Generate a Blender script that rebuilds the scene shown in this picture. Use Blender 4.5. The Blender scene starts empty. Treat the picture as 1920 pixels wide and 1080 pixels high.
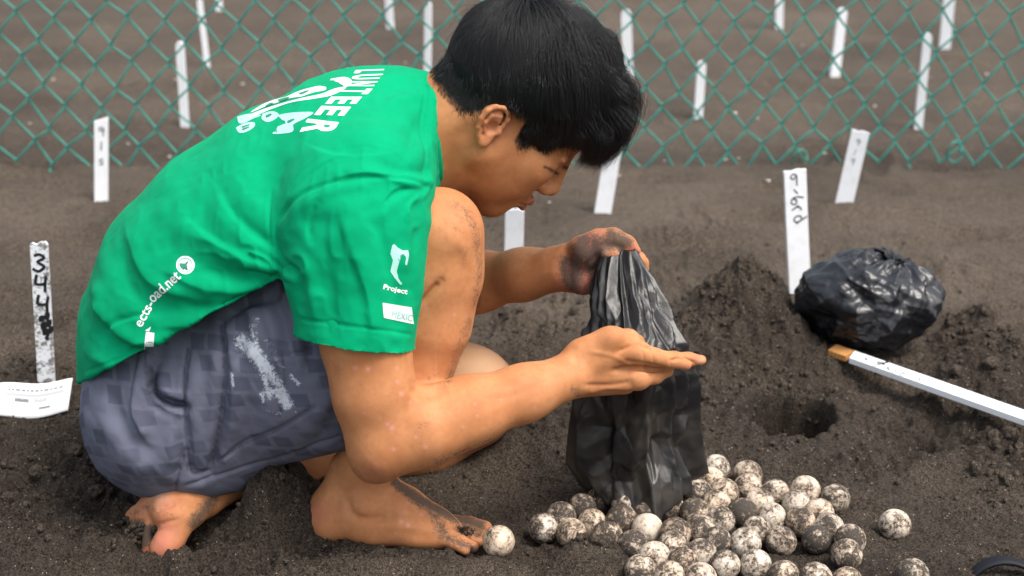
import bpy, bmesh, math, random
import numpy as np
from mathutils import Vector, Matrix
from mathutils.bvhtree import BVHTree

random.seed(7)
RNG = np.random.default_rng(7)
SC = bpy.context.scene
COL = SC.collection

# ------------------------------------------------------------------ camera
FOC = 2667.0            # focal length in pixels of the 1920 px wide photograph (50 mm lens)
PITCH = math.radians(20.5)
CAM_H = 0.854
cam_data = bpy.data.cameras.new('camera')
cam = bpy.data.objects.new('camera', cam_data)
COL.objects.link(cam)
cam.location = (0, 0, CAM_H)
cam.rotation_euler = (math.pi / 2 - PITCH, 0, 0)
cam_data.sensor_width = 36.0
cam_data.lens = FOC / 1920 * 36.0
cam_data.clip_start = 0.05
cam_data.clip_end = 500
cam_data.dof.use_dof = True
cam_data.dof.focus_distance = 1.55
cam_data.dof.aperture_fstop = 5.6
SC.camera = cam

# ------------------------------------------------------------------ light
SUN_EL, SUN_AZ = math.radians(61), math.radians(124)      # azimuth from +Y towards +X
world = bpy.data.worlds.new('World')
SC.world = world
world.use_nodes = True
wn = world.node_tree
bg = wn.nodes['Background']
sky = wn.nodes.new('ShaderNodeTexSky')
sky.sky_type = 'NISHITA'
sky.sun_disc = False
sky.sun_elevation = SUN_EL
sky.sun_rotation = SUN_AZ
sky.air_density = 1.6
sky.dust_density = 5.0
sky.ozone_density = 1.0
hs = wn.nodes.new('ShaderNodeHueSaturation')        # thin bright cloud: a paler blue
hs.inputs['Saturation'].default_value = 0.5
wn.links.new(sky.outputs[0], hs.inputs['Color']); wn.links.new(hs.outputs[0], bg.inputs[0])
bg.inputs[1].default_value = 0.135
sun_data = bpy.data.lights.new('sun', 'SUN')
sun_data.energy = 1.4
sun_data.angle = math.radians(20)
sun_data.color = (1.0, 0.95, 0.88)
sun = bpy.data.objects.new('sun', sun_data)
COL.objects.link(sun)
sd = Vector((math.cos(SUN_EL) * math.sin(SUN_AZ), math.cos(SUN_EL) * math.cos(SUN_AZ), math.sin(SUN_EL)))
sun.rotation_euler = sd.to_track_quat('Z', 'Y').to_euler()
SC.view_settings.view_transform = 'Standard'
SC.view_settings.look = 'None'
SC.view_settings.exposure = 1.0
SC.view_settings.gamma = 1.0
SC.view_settings.use_curve_mapping = False
SC.render.engine = 'CYCLES'
SC.cycles.use_denoising = True
SC.cycles.max_bounces = 6

# ------------------------------------------------------------------ picture <-> place
SP, CP = math.sin(PITCH), math.cos(PITCH)
def ray(px, py):
    u = (px - 960) / FOC; v = (540 - py) / FOC
    return np.array([u, v * SP + CP, v * CP - SP])
CAM = np.array([0, 0, CAM_H])
def W(px, py, Y):                       # the point seen at a pixel, at world depth Y
    d = ray(px, py); return CAM + d * (Y / d[1])
def G(px, py, z=0.0):                   # the point seen at a pixel, at height z
    d = ray(px, py); return CAM + d * ((z - CAM_H) / d[2])
def mpp(p):                             # metres per photograph pixel at a point
    p = np.asarray(p); return ((p[1]) * CP - (p[2] - CAM_H) * SP) / FOC
def to_px(P):
    P = np.asarray(P)
    zc = P[..., 1] * CP - (P[..., 2] - CAM_H) * SP
    up = P[..., 1] * SP + (P[..., 2] - CAM_H) * CP
    return np.stack([960 + FOC * P[..., 0] / zc, 540 - FOC * up / zc], -1)

# ------------------------------------------------------------------ objects
def tag(o, label=None, cat=None, group=None, kind=None):
    if label: o['label'] = label
    if cat: o['category'] = cat
    if group: o['group'] = group
    if kind: o['kind'] = kind
    return o
def empty(name, loc=(0, 0, 0)):
    o = bpy.data.objects.new(name, None); COL.objects.link(o); o.location = loc
    o.empty_display_size = 0.05
    return o
def mesh_obj(name, V, F, mat=None, parent=None, smooth=True, attrs=None):
    me = bpy.data.meshes.new(name)
    V = np.asarray(V, np.float32)
    if isinstance(F, np.ndarray) and F.ndim == 2:
        n, k = F.shape
        me.vertices.add(len(V)); me.vertices.foreach_set('co', V.ravel())
        me.loops.add(n * k); me.loops.foreach_set('vertex_index', F.astype(np.int32).ravel())
        me.polygons.add(n)
        me.polygons.foreach_set('loop_start', np.arange(0, n * k, k, dtype=np.int32))
        me.update(calc_edges=True)
    else:
        me.from_pydata([tuple(v) for v in V.tolist()], [], F); me.update()
    if smooth:
        me.polygons.foreach_set('use_smooth', np.ones(len(me.polygons), bool))
    for k, a in (attrs or {}).items():
        a = np.asarray(a, np.float32)
        if a.ndim == 1:
            at = me.attributes.new(k, 'FLOAT', 'POINT'); at.data.foreach_set('value', a)
        else:
            at = me.attributes.new(k, 'FLOAT_VECTOR', 'POINT'); at.data.foreach_set('vector', a.ravel())
    o = bpy.data.objects.new(name, me); COL.objects.link(o)
    if mat: me.materials.append(mat)
    if parent is not None:
        o.parent = parent
        o.matrix_parent_inverse = Matrix.Translation(parent.location).inverted() if parent.parent is None else Matrix.Identity(4)
    return o
def grid_faces(nu, nv, wrap=False):     # quads of a (nu x nv) vertex grid
    i, j = np.meshgrid(np.arange(nu - 1), np.arange(nv if wrap else nv - 1), indexing='ij')
    j2 = (j + 1) % nv
    return np.stack([i * nv + j, (i + 1) * nv + j, (i + 1) * nv + j2, i * nv + j2], -1).reshape(-1, 4)
def tube(path, r, n=6, flat=None):      # a closed tube along a polyline; r a number or one per point
    P = np.asarray(path, float); m = len(P)
    r = np.broadcast_to(r, (m,))
    T = np.gradient(P, axis=0); T /= np.linalg.norm(T, axis=1)[:, None] + 1e-12
    ref = np.array([0, 0, 1.0]) if abs(T[0][2]) < 0.9 else np.array([0, 1.0, 0])
    V = []
    for k in range(m):
        a = np.cross(T[k], ref); a /= np.linalg.norm(a); b = np.cross(a, T[k]); ref = b
        ang = np.arange(n) * 2 * math.pi / n
        V.append(P[k] + r[k] * (np.cos(ang)[:, None] * a + np.sin(ang)[:, None] * b))
    V = np.concatenate(V)
    F = grid_faces(m, n, True).tolist()
    F = [f[::-1] for f in F]
    F.append(list(range(n))); F.append([(m - 1) * n + k for k in range(n)][::-1])
    return V, F
def join_parts(parts):
    V, F, o = [], [], 0
    for v, f in parts:
        V.append(np.asarray(v)); F += [[i + o for i in q] for q in f]; o += len(v)
    return np.concatenate(V), F
def smoothstep(a, b, x):
    t = np.clip((x - a) / (b - a), 0, 1); return t * t * (3 - 2 * t)

# ------------------------------------------------------------------ value noise in numpy
def _hash(ix, iy, iz, seed):
    h = (ix.astype(np.uint32) * np.uint32(374761393) + iy.astype(np.uint32) * np.uint32(668265263)
         + iz.astype(np.uint32) * np.uint32(2147483647) + np.uint32((seed * 974634777) & 0xffffffff))
    h = (h ^ (h >> np.uint32(13))) * np.uint32(1274126177)
    h = h ^ (h >> np.uint32(16))
    return h.astype(np.float32) / np.float32(4294967295.0)
def noise3(P, seed=0):                  # -1..1
    P = np.asarray(P, np.float32)
    i = np.floor(P).astype(np.int32); f = P - i
    f = f * f * f * (f * (f * 6 - 15) + 10)
    out = 0
    for dx in (0, 1):
        wx = f[..., 0] if dx else 1 - f[..., 0]
        for dy in (0, 1):
            wy = f[..., 1] if dy else 1 - f[..., 1]
            for dz in (0, 1):
                wz = f[..., 2] if dz else 1 - f[..., 2]
                out = out + wx * wy * wz * _hash(i[..., 0] + dx, i[..., 1] + dy, i[..., 2] + dz, seed)
    return out * 2 - 1
def noise2(X, Y, seed=0):
    X = np.asarray(X, np.float32); Y = np.asarray(Y, np.float32)
    ix = np.floor(X).astype(np.int32); iy = np.floor(Y).astype(np.int32)
    fx = X - ix; fy = Y - iy
    fx = fx * fx * fx * (fx * (fx * 6 - 15) + 10); fy = fy * fy * fy * (fy * (fy * 6 - 15) + 10)
    z = np.zeros_like(ix)
    a = _hash(ix, iy, z, seed); b = _hash(ix + 1, iy, z, seed)
    c = _hash(ix, iy + 1, z, seed); d = _hash(ix + 1, iy + 1, z, seed)
    return ((a * (1 - fx) + b * fx) * (1 - fy) + (c * (1 - fx) + d * fx) * fy) * 2 - 1
def fbm2(X, Y, oct=4, seed=0, gain=0.5):
    s, a = 0, 1.0
    for o in range(oct):
        c, sn = math.cos(o * 1.1), math.sin(o * 1.1)
        s = s + a * noise2((X * c - Y * sn) * 2 ** o + o * 17.3, (X * sn + Y * c) * 2 ** o - o * 9.1, seed + o); a *= gain
    return s
def fbm3(P, oct=4, seed=0, gain=0.5):
    s, a = 0, 1.0
    for o in range(oct):
        s = s + a * noise3(P * 2 ** o + o * 13.7, seed + o); a *= gain
    return s

# ------------------------------------------------------------------ materials
class Mat:
    def __init__(s, name):
        s.m = bpy.data.materials.new(name); s.m.use_nodes = True
        s.t = s.m.node_tree; s.b = s.t.nodes['Principled BSDF']; s.out = s.t.nodes['Material Output']
    def n(s, typ, **kw):
        nd = s.t.nodes.new(typ)
        for k, v in kw.items():
            if k.startswith('i_'):
                nd.inputs[k[2:].replace('_', ' ')].default_value = v
            else: setattr(nd, k, v)
        return nd
    def l(s, a, b): s.t.links.new(a, b)
    def val(s, x):
        return x
    def math(s, op, a, b=None, c=None, clamp=False):
        nd = s.n('ShaderNodeMath', operation=op, use_clamp=clamp)
        for k, x in enumerate((a, b, c)):
            if x is None: continue
            if hasattr(x, 'is_output'): s.l(x, nd.inputs[k])
            else: nd.inputs[k].default_value = x
        return nd.outputs[0]
    def mix(s, f, a, b, mode='MIX'):
        nd = s.n('ShaderNodeMix', data_type='RGBA', blend_type=mode)
        for k, x in ((0, f), (6, a), (7, b)):
            if hasattr(x, 'is_output'): s.l(x, nd.inputs[k])
            elif k == 0: nd.inputs[0].default_value = x
            else: nd.inputs[k].default_value = (*x, 1) if len(x) == 3 else x
        return nd.outputs[2]
    def noise(s, scale, detail=4, rough=0.55, vec=None, dist=0.0):
        nd = s.n('ShaderNodeTexNoise'); nd.inputs['Scale'].default_value = scale
        nd.inputs['Detail'].default_value = detail; nd.inputs['Roughness'].default_value = rough
        nd.inputs['Distortion'].default_value = dist
        s.l(vec if vec is not None else s.obj(), nd.inputs['Vector'])
        return nd.outputs[0]
    def obj(s):
        if not hasattr(s, '_tc'): s._tc = s.n('ShaderNodeTexCoord')
        return s._tc.outputs['Object']
    def attr(s, name, out='Fac'):
        nd = s.n('ShaderNodeAttribute', attribute_name=name); return nd.outputs[out]
    def ramp(s, x, lo, hi):
        nd = s.n('ShaderNodeMapRange', interpolation_type='SMOOTHSTEP'); s.l(x, nd.inputs[0])
        nd.inputs[1].default_value = lo; nd.inputs[2].default_value = hi
        return nd.outputs[0]
    def bump(s, h, strength, dist, normal=None):
        nd = s.n('ShaderNodeBump'); nd.inputs['Strength'].default_value = strength
        nd.inputs['Distance'].default_value = dist; s.l(h, nd.inputs['Height'])
        if normal is not None: s.l(normal, nd.inputs['Normal'])
        return nd.outputs[0]
    def set(s, **kw):
        for k, x in kw.items():
            k = {'color': 'Base Color', 'rough': 'Roughness', 'normal': 'Normal', 'spec': 'Specular IOR Level', 'metal': 'Metallic',
                 'sss': 'Subsurface Weight', 'trans': 'Transmission Weight', 'alpha': 'Alpha', 'sheen': 'Sheen Weight', 'coat': 'Coat Weight'}[k]
            i = s.b.inputs[k]
            if hasattr(x, 'is_output'): s.l(x, i)
            elif isinstance(x, tuple): i.default_value = (*x, 1)
            else: i.default_value = x
        return s

# ------------------------------------------------------------------ implicit shapes -> one mesh
class Field:
    """A grid of signed distances that shapes are blended into, meshed by surface nets."""
    def __init__(s, lo, hi, h):
        s.h = h; s.lo = np.asarray(lo, float); s.n = np.ceil((np.asarray(hi) - s.lo) / h).astype(int) + 1
        s.D = np.full(s.n, 0.08, np.float32)
    def box(s, lo, hi):
        a = np.clip(np.floor((lo - s.lo) / s.h).astype(int), 0, s.n); b = np.clip(np.ceil((hi - s.lo) / s.h).astype(int) + 1, 0, s.n)
        sl = tuple(slice(x, y) for x, y in zip(a, b))
        ax = [(s.lo[k] + s.h * np.arange(a[k], b[k])).astype(np.float32) for k in range(3)]
        return sl, ax[0][:, None, None], ax[1][None, :, None], ax[2][None, None, :]
    def blend(s, sl, d, k, op):
        A = s.D[sl]
        if op == 'add':
            if k > 0:
                hh = np.maximum(k - np.abs(A - d), 0); s.D[sl] = np.minimum(A, d) - hh * hh / (4 * k)
            else: s.D[sl] = np.minimum(A, d)
        else:
            nd = -d
            if k > 0:
                hh = np.maximum(k - np.abs(A - nd), 0); s.D[sl] = np.maximum(A, nd) + hh * hh / (4 * k)
            else: s.D[sl] = np.maximum(A, nd)
    def cap(s, a, b, ra, rb, k=0.01, flat=None, op='add'):
        """round cone from a to b; flat = (direction, factor) squeezes (<1) or widens (>1) it along a direction"""
        a = np.asarray(a, float); b = np.asarray(b, float)
        f = max(1.0, flat[1]) if flat else 1.0
        m = max(ra, rb) * f + k + 3 * s.h
        sl, X, Y, Z = s.box(np.minimum(a, b) - m, np.maximum(a, b) + m)
        ab = b - a; L = max(ab @ ab, 1e-12)
        t = np.clip(((X - a[0]) * ab[0] + (Y - a[1]) * ab[1] + (Z - a[2]) * ab[2]) / L, 0, 1)
        dx = X - (a[0] + t * ab[0]); dy = Y - (a[1] + t * ab[1]); dz = Z - (a[2] + t * ab[2])
        q = dx * dx + dy * dy + dz * dz
        if flat:
            n = np.asarray(flat[0], float); n /= np.linalg.norm(n)
            c = dx * n[0] + dy * n[1] + dz * n[2]
            q = q - c * c + (c / flat[1]) ** 2
        s.blend(sl, (np.sqrt(q) - (ra + t * (rb - ra))).astype(np.float32), k, op)
    def chain(s, pts, rs, k=0.01, kk=0.006, flat=None, op='add'):
        for i in range(len(pts) - 1):
            s.cap(pts[i], pts[i + 1], rs[i], rs[i + 1], k if i == 0 else max(kk, k if op == 'add' else kk), flat, op)
    def ell(s, c, R, M=None, k=0.01, op='add'):
        """ellipsoid: radii R along the columns of M"""
        c = np.asarray(c, float); R = np.asarray(R, float)
        M = np.eye(3) if M is None else np.asarray(M, float)
        m = R.max() + k + 3 * s.h
        sl, X, Y, Z = s.box(c - m, c + m)
        X = X - c[0]; Y = Y - c[1]; Z = Z - c[2]
        k0 = 0; k1 = 0
        for i in range(3):
            u = X * M[0, i] + Y * M[1, i] + Z * M[2, i]
            k0 = k0 + (u / R[i]) ** 2; k1 = k1 + (u / R[i] ** 2) ** 2
        k0 = np.sqrt(k0); k1 = np.sqrt(k1) + 1e-9
        s.blend(sl, (k0 * (k0 - 1) / k1).astype(np.float32), k, op)
    def cut(s, p, n, k=0.0, near=None, rad=0.3):
        """remove what lies on the side n points to (within rad of near)"""
        p = np.asarray(p, float); n = np.asarray(n, float); n = n / np.linalg.norm(n)
        if near is None: lo, hi = s.lo, s.lo + s.n * s.h
        else: lo, hi = np.asarray(near) - rad, np.asarray(near) + rad
        sl, X, Y, Z = s.box(lo, hi)
        d = -((X - p[0]) * n[0] + (Y - p[1]) * n[1] + (Z - p[2]) * n[2])
        s.blend(sl, d.astype(np.float32), k, 'sub')
    def mesh(s, smooth=1):
        D, h = s.D, s.h
        nx, ny, nz = D.shape
        ins = D < 0
        cnt = np.zeros((nx - 1, ny - 1, nz - 1), np.uint8)
        for i in (0, 1):
            for j in (0, 1):
                for k in (0, 1):
                    cnt += ins[i:nx - 1 + i, j:ny - 1 + j, k:nz - 1 + k]
        act = np.flatnonzero((cnt > 0) & (cnt < 8)); del cnt
        I, J, K = np.unravel_index(act, (nx - 1, ny - 1, nz - 1))
        acc = np.zeros((len(act), 3), np.float32); num = np.zeros(len(act), np.float32)
        corners = [(i, j, k) for i in (0, 1) for j in (0, 1) for k in (0, 1)]
        val = {c: D[I + c[0], J + c[1], K + c[2]] for c in corners}
        for c in corners:
            for ax in range(3):
                if c[ax]: continue
                e = list(c); e[ax] = 1; e = tuple(e)
                a, b = val[c], val[e]
                m = (a < 0) != (b < 0)
                t = np.where(m, a / np.where(m, a - b, 1), 0)
                p = np.zeros((len(act), 3), np.float32); p[:] = c; p[:, ax] = t
                acc += p * m[:, None]; num += m
        V = acc / num[:, None] + np.stack([I, J, K], 1)
        F = []
        st = np.array([(ny - 1) * (nz - 1), nz - 1, 1])
        for ax in range(3):
            a = [slice(None)] * 3; b = [slice(None)] * 3
            a[ax] = slice(0, -1); b[ax] = slice(1, None)
            A, B = ins[tuple(a)], ins[tuple(b)]
            e = np.argwhere(A != B)
            u, v = (ax + 1) % 3, (ax + 2) % 3
            sh = np.array(D.shape)
            ok = (e[:, u] > 0) & (e[:, v] > 0) & (e[:, u] < sh[u] - 1) & (e[:, v] < sh[v] - 1)
            e = e[ok]
            q = []
            for du, dv in ((1, 1), (0, 1), (0, 0), (1, 0)):
                g = e.copy(); g[:, u] -= du; g[:, v] -= dv
                q.append(np.searchsorted(act, g @ st))
            q = np.stack(q, 1)
            fl = A[tuple(e.T)]
            q[~fl] = q[~fl][:, ::-1]
            F.append(q)
        F = np.concatenate(F)
        V = V * h + s.lo
        V = relax(V, F, smooth)
        return V.astype(np.float32), F
def relax(V, F, it, w=0.5):
    if it <= 0: return V
    E = np.concatenate([F[:, [0, 1]], F[:, [1, 2]], F[:, [2, 3]], F[:, [3, 0]]])
    n = len(V)
    deg = np.maximum(np.bincount(E.ravel(), minlength=n), 1).astype(np.float32)
    for k in range(it):
        for ww in (w, -w * 1.02):                                # Taubin: no shrinking
            S = np.stack([np.bincount(E[:, 0], V[E[:, 1], c], n) + np.bincount(E[:, 1], V[E[:, 0], c], n) for c in range(3)], 1)
            V = V + ww * (S / deg[:, None] - V)
    return V
def vnormals(V, F):
    a, b, c, d = (V[F[:, k]] for k in range(4))
    fn = np.cross(c - a, d - b)
    N = np.zeros_like(V)
    for k in range(4):
        for ax in range(3): N[:, ax] += np.bincount(F[:, k], fn[:, ax], len(V))
    return N / (np.linalg.norm(N, axis=1)[:, None] + 1e-12)
def seg_dist(P, line):                 # distance of 2-D points to a polyline, and side
    P = np.asarray(P); L = np.asarray(line, float)
    best = np.full(len(P), 1e9); side = np.zeros(len(P))
    for a, b in zip(L[:-1], L[1:]):
        ab = b - a; t = np.clip(((P - a) @ ab) / max(ab @ ab, 1e-9), 0, 1)
        d = P - (a + t[:, None] * ab); r = np.hypot(d[:, 0], d[:, 1])
        m = r < best; best = np.where(m, r, best); side = np.where(m, (ab[0] * d[:, 1] - ab[1] * d[:, 0]) / (math.hypot(*ab) * r + 1e-6), side)
    return best, side
def facing(V, N):                      # 1 where a surface turns to the camera
    d = V - CAM; d = d / np.linalg.norm(d, axis=1)[:, None]
    return smoothstep(0.05, 0.35, -(d * N).sum(1))
# ------------------------------------------------------------------ the beach: one sheet of black sand
def axis(lo, hi, far_lo, far_hi, h, grow=1.035):
    a = list(np.arange(lo, hi, h)); s = h; x = hi
    while x < far_hi: a.append(x); s *= grow; x += s
    s = h; x = lo - h; pre = []
    while x > far_lo: pre.append(x); s *= grow; x -= s
    return np.array(pre[::-1] + a)
GX = axis(-0.62, 0.66, -40, 40, 0.0024)
GY = axis(1.28, 1.95, 0.3, 70, 0.0024, 1.022)
SANDX, SANDY = np.meshgrid(GX, GY, indexing='ij')

def feature(px, py, rx, ry, h, p=1.0, ang=0.0, z=0.0):     # a bump centred where a pixel meets the sand; radii in photo pixels
    c = G(px, py, z); m = mpp(c)
    dep = m * ry / max(0.15, -ray(px, py)[2] / np.linalg.norm(ray(px, py)))
    wid = m * rx
    x = SANDX - c[0]; y = SANDY - c[1]
    ca, sa = math.cos(ang), math.sin(ang)
    x, y = x * ca + y * sa, -x * sa + y * ca
    q = (x / wid) ** 2 + (y / dep) ** 2
    return h * np.exp(-q ** p)

def make_sand():
    X, Y = SANDX, SANDY
    Z = 0.010 * fbm2(X * 3.1, Y * 3.1, 3, 11) * smoothstep(60, 8, np.hypot(X, Y))
    # broad forms: heaps, hollows and the dug hole
    heap = feature(1385, 650, 118, 52, 0.122, 0.85) + feature(1340, 600, 60, 30, 0.016)
    rough = heap * 9
    Z = Z + heap
    Z += feature(1500, 700, 60, 22, 0.012)
    right = feature(1860, 720, 120, 55, 0.060) + feature(1830, 640, 50, 26, 0.036) + feature(1890, 870, 110, 45, 0.026)
    Z += right; rough = rough + right * 16
    Z += feature(1905, 610, 60, 24, -0.055)
    Z += feature(1720, 815, 70, 18, -0.022) + feature(1650, 850, 60, 14, 0.010)
    Z += feature(1390, 775, 55, 40, 0.016) + feature(1590, 765, 45, 40, 0.016)
    rough = rough + feature(1475, 755, 170, 90, 0.6)
    # left side: heap under the numbered stake, hollow where the left foot digs in
    l1 = feature(70, 730, 120, 40, 0.03) + feature(60, 640, 130, 50, 0.018)
    Z += l1; rough = rough + l1 * 14
    rough = rough + feature(60, 880, 260, 130, 0.5) + feature(520, 960, 220, 110, 0.9)
    Z += feature(215, 925, 75, 40, -0.028) + feature(320, 1010, 70, 42, -0.034, 1.3)
    Z += feature(535, 985, 66, 46, 0.082, 1.6) + feature(470, 1010, 50, 30, 0.030)
    Z += feature(250, 1065, 150, 20, 0.012)
    Z += feature(590, 985, 40, 30, -0.012)
    Z += feature(760, 1050, 200, 22, 0.008) 
    # sand between the arms, dug slope and the pale dry fan
    Z += feature(975, 850, 90, 42, 0.030, 1.4); Z += feature(1020, 690, 90, 60, 0.028)
    rough = rough + feature(1010, 660, 140, 110, 0.45)
    Z += feature(900, 955, 70, 12, -0.010)
    Z += feature(1105, 1080, 75, 32, 0.050, 1.5); rough = rough + feature(1110, 1055, 90, 40, 0.5)
    Z += feature(850, 1075, 260, 16, 0.010)
    # old footprints and wind ridges towards the fence
    for (px, py, rx, ry, h) in ((1830, 432, 80, 9, -0.020), (1720, 440, 50, 8, 0.012), (1900, 445, 40, 7, 0.014), (1290, 475, 90, 9, -0.016),
                                (1270, 452, 90, 8, 0.014), (1330, 500, 70, 9, 0.012), (60, 320, 45, 9, -0.03), (100, 345, 60, 8, 0.012), (20, 300, 30, 7, 0.02),
                                (110, 450, 110, 14, -0.022), (60, 475, 120, 10, 0.014), (930, 440, 60, 10, 0.010), (1420, 400, 120, 7, -0.012),
                                (1680, 395, 150, 6, 0.010), (1000, 620, 70, 12, -0.014), (20, 560, 60, 16, -0.014), (1250, 330, 90, 5, -0.012)):
        Z += feature(px, py, rx, ry, h * 1.5)
    r_ = np.random.default_rng(19)
    for _ in range(26):                  # half-filled footprints all over the trodden beach
        x0, y0, a0 = r_.uniform(-1.3, 1.4), r_.uniform(1.75, 4.2), r_.uniform(0, 3.14)
        u = (X - x0) * math.cos(a0) + (Y - y0) * math.sin(a0); v = -(X - x0) * math.sin(a0) + (Y - y0) * math.cos(a0)
        q = (u / 0.105) ** 2 + (v / (0.042 + 0.012 * np.tanh(u / 0.05))) ** 2
        Z += r_.uniform(0.6, 1.1) * (-0.020 * np.exp(-q ** 1.6) + 0.010 * np.exp(-((np.sqrt(q) - 1.35) / 0.30) ** 2)) * (1 - np.clip(rough, 0, 1) * 0.7)
    rough = np.clip(rough, 0, 1)
    near = smoothstep(3.2, 1.9, Y) * smoothstep(1.6, 0.8, np.abs(X))
    # lumps: billowy clods where the sand was dug, soft dents elsewhere
    def billow(s, seed): return np.abs(noise2(X * s + 3.3, Y * s - 1.7, seed)) * 2 - 0.7
    mask = np.clip(rough + 0.60 * smoothstep(-0.25, 0.6, fbm2(X * 7, Y * 7, 3, 31)), 0, 1) * near
    wx = X + 0.006 * noise2(X * 60, Y * 60, 5); wy = Y + 0.006 * noise2(X * 60, Y * 60, 6)
    Z += mask * 1.35 * (0.0110 * fbm2(X * 22, Y * 22, 2, 41) + 0.0060 * (0.8 - np.abs(noise2(wx * 48, wy * 48, 42)) * 2)
                 + 0.0040 * (0.75 - np.abs(noise2(wx * 90, wy * 90, 43)) * 2) + 0.0022 * (0.75 - np.abs(noise2(wx * 175, wy * 175, 44)) * 2))
    Z += near * (0.0060 * fbm2(X * 9, Y * 14, 3, 51) + 0.0008 * noise2(X * 150, Y * 150, 52) + 0.0007 * noise2(X * 320, Y * 320, 53) + 0.00085 * RNG.normal(size=X.shape))
    Z += (1 - near) * smoothstep(40, 5, Y) * 0.006 * fbm2(X * 6, Y * 6, 3, 61)
    # ripples on the dry fan beside the forearm
    ridge_ = 0.75 - np.abs(noise2(X * 4 + 0.3 * noise2(X * 9, Y * 9, 97), Y * 13 + 1.5 * X, 98)) * 2
    Z += smoothstep(1.7, 2.0, Y) * smoothstep(4.5, 2.9, Y) * 0.0085 * ridge_ * (0.4 + 0.6 * smoothstep(-0.2, 0.5, noise2(X * 2.5, Y * 2.5, 99)))
    crumb = smoothstep(0.0, 0.5, noise2(X * 5 + 7, Y * 8, 100)) * smoothstep(3.0, 2.6, Y) * smoothstep(1.6, 1.9, Y)
    Z += crumb * 0.006 * (0.75 - np.abs(noise2(X * 60, Y * 60, 101)) * 2)
    fan = feature(1000, 880, 90, 40, 1.0)
    Z += fan * 0.0006 * np.sin((Y * 1.0 + X * 0.35 + 0.02 * noise2(X * 20, Y * 20, 71)) * 520)
    scuff = noise2(wx * 30 + 0.5 * wy * 30, wy * 75, 95)
    Z += near * 0.0030 * (0.6 - np.abs(scuff) * 2) * smoothstep(0.0, 0.5, noise2(X * 6, Y * 6, 96) + 0.2)
    # the dug hole, its wall steep and its rim crumbly
    c = G(1474, 778); m = mpp(c)
    a = np.arctan2(Y - c[1], X - c[0])
    rr = np.hypot((X - c[0]) / (m * 92), (Y - c[1]) / (m * 88)) * (1 + 0.10 * noise2(np.cos(a) * 2.2, np.sin(a) * 2.2, 81) + 0.06 * noise2(X * 60, Y * 60, 82))
    flat = np.exp(-(rr / 1.9) ** 4)
    Z = Z * (1 - flat) + flat * (0.004 + 0.25 * (Z - heap) + 0.10 * heap)
    Z = np.where(rr < 1.35, Z + 0.009 * np.exp(-((rr - 1.12) / 0.16) ** 2) * (0.6 + 0.6 * noise2(X * 70, Y * 70, 83)), Z)
    Z -= 0.014 * np.exp(-(rr / 1.5) ** 2)
    Z -= 0.21 * smoothstep(1.02, 0.78, rr)
    dry = np.clip(0.20 + 0.8 * fan + 0.25 * feature(1010, 620, 110, 60, 1.0) + 0.22 * fbm2(X * 3, Y * 3, 3, 91) - 0.30 * mask + 0.34 * smoothstep(1.6, 2.6, Y)  # far sand coloured lighter for haze as well as dryness
                  - feature(420, 990, 280, 130, 0.45), 0, 1)
    return Z, dry, rough
SANDZ, DRY, ROUGH = make_sand()
def sand_z(x, y):
    x = np.asarray(x, float); y = np.asarray(y, float)
    i = np.clip(np.searchsorted(GX, x) - 1, 0, len(GX) - 2); j = np.clip(np.searchsorted(GY, y) - 1, 0, len(GY) - 2)
    u = np.clip((x - GX[i]) / (GX[i + 1] - GX[i]), 0, 1); v = np.clip((y - GY[j]) / (GY[j + 1] - GY[j]), 0, 1)
    return (SANDZ[i, j] * (1 - u) * (1 - v) + SANDZ[i + 1, j] * u * (1 - v) + SANDZ[i, j + 1] * (1 - u) * v + SANDZ[i + 1, j + 1] * u * v)
def sand_at(px, py):                   # where the ray of a pixel meets the built sand
    p = G(px, py)
    for _ in range(12): p = G(px, py, float(sand_z(p[0], p[1])))
    return p

def sand_material(clod=False):
    m = Mat('sand_clods' if clod else 'black_sand')
    o = m.obj()
    big = m.noise(9, 5, 0.6); mid = m.noise(70, 5, 0.65); grain = m.noise(330, 3, 0.75); fine = m.noise(900, 2, 0.7)
    dark, light = (0.036, 0.0278, 0.0215), (0.142, 0.111, 0.087)
    f = m.math('ADD', m.math('MULTIPLY', m.attr('dry'), 0.72) if not clod else 0.25, m.math('MULTIPLY', m.math('SUBTRACT', mid, 0.5), 0.55))
    f = m.math('ADD', f, m.math('MULTIPLY', m.math('SUBTRACT', big, 0.5), 0.35), clamp=True)
    c = m.mix(f, dark, light)
    g = m.math('ADD', m.math('MULTIPLY', grain, 0.9), m.math('MULTIPLY', fine, 0.9))
    c = m.mix(1.0, c, m.mix(m.ramp(g, 0.70, 1.12), (0.10, 0.10, 0.10), (2.05, 2.02, 1.95)), 'MULTIPLY')
    spk = m.n('ShaderNodeTexVoronoi'); spk.inputs['Scale'].default_value = 380; m.l(o, spk.inputs['Vector'])
    wn_ = m.n('ShaderNodeTexWhiteNoise'); m.l(spk.outputs['Color'], wn_.inputs['Vector'])
    sp = m.math('MULTIPLY', m.math('LESS_THAN', spk.outputs['Distance'], 0.30), m.math('GREATER_THAN', wn_.outputs[0], 0.975))
    c = m.mix(sp, c, (0.30, 0.26, 0.22))
    h = m.math('ADD', m.math('MULTIPLY', mid, 0.9), m.math('MULTIPLY', g, 0.45))
    m.set(color=c, rough=0.92, spec=0.25, normal=m.bump(h, 0.9, 0.006))
    return m.m
SAND = sand_material()
_V = np.stack([SANDX, SANDY, SANDZ], -1).reshape(-1, 3)
ground = mesh_obj('ground', _V, grid_faces(len(GX), len(GY)), SAND, attrs={'dry': DRY.ravel()})
tag(ground, kind='structure')

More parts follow.
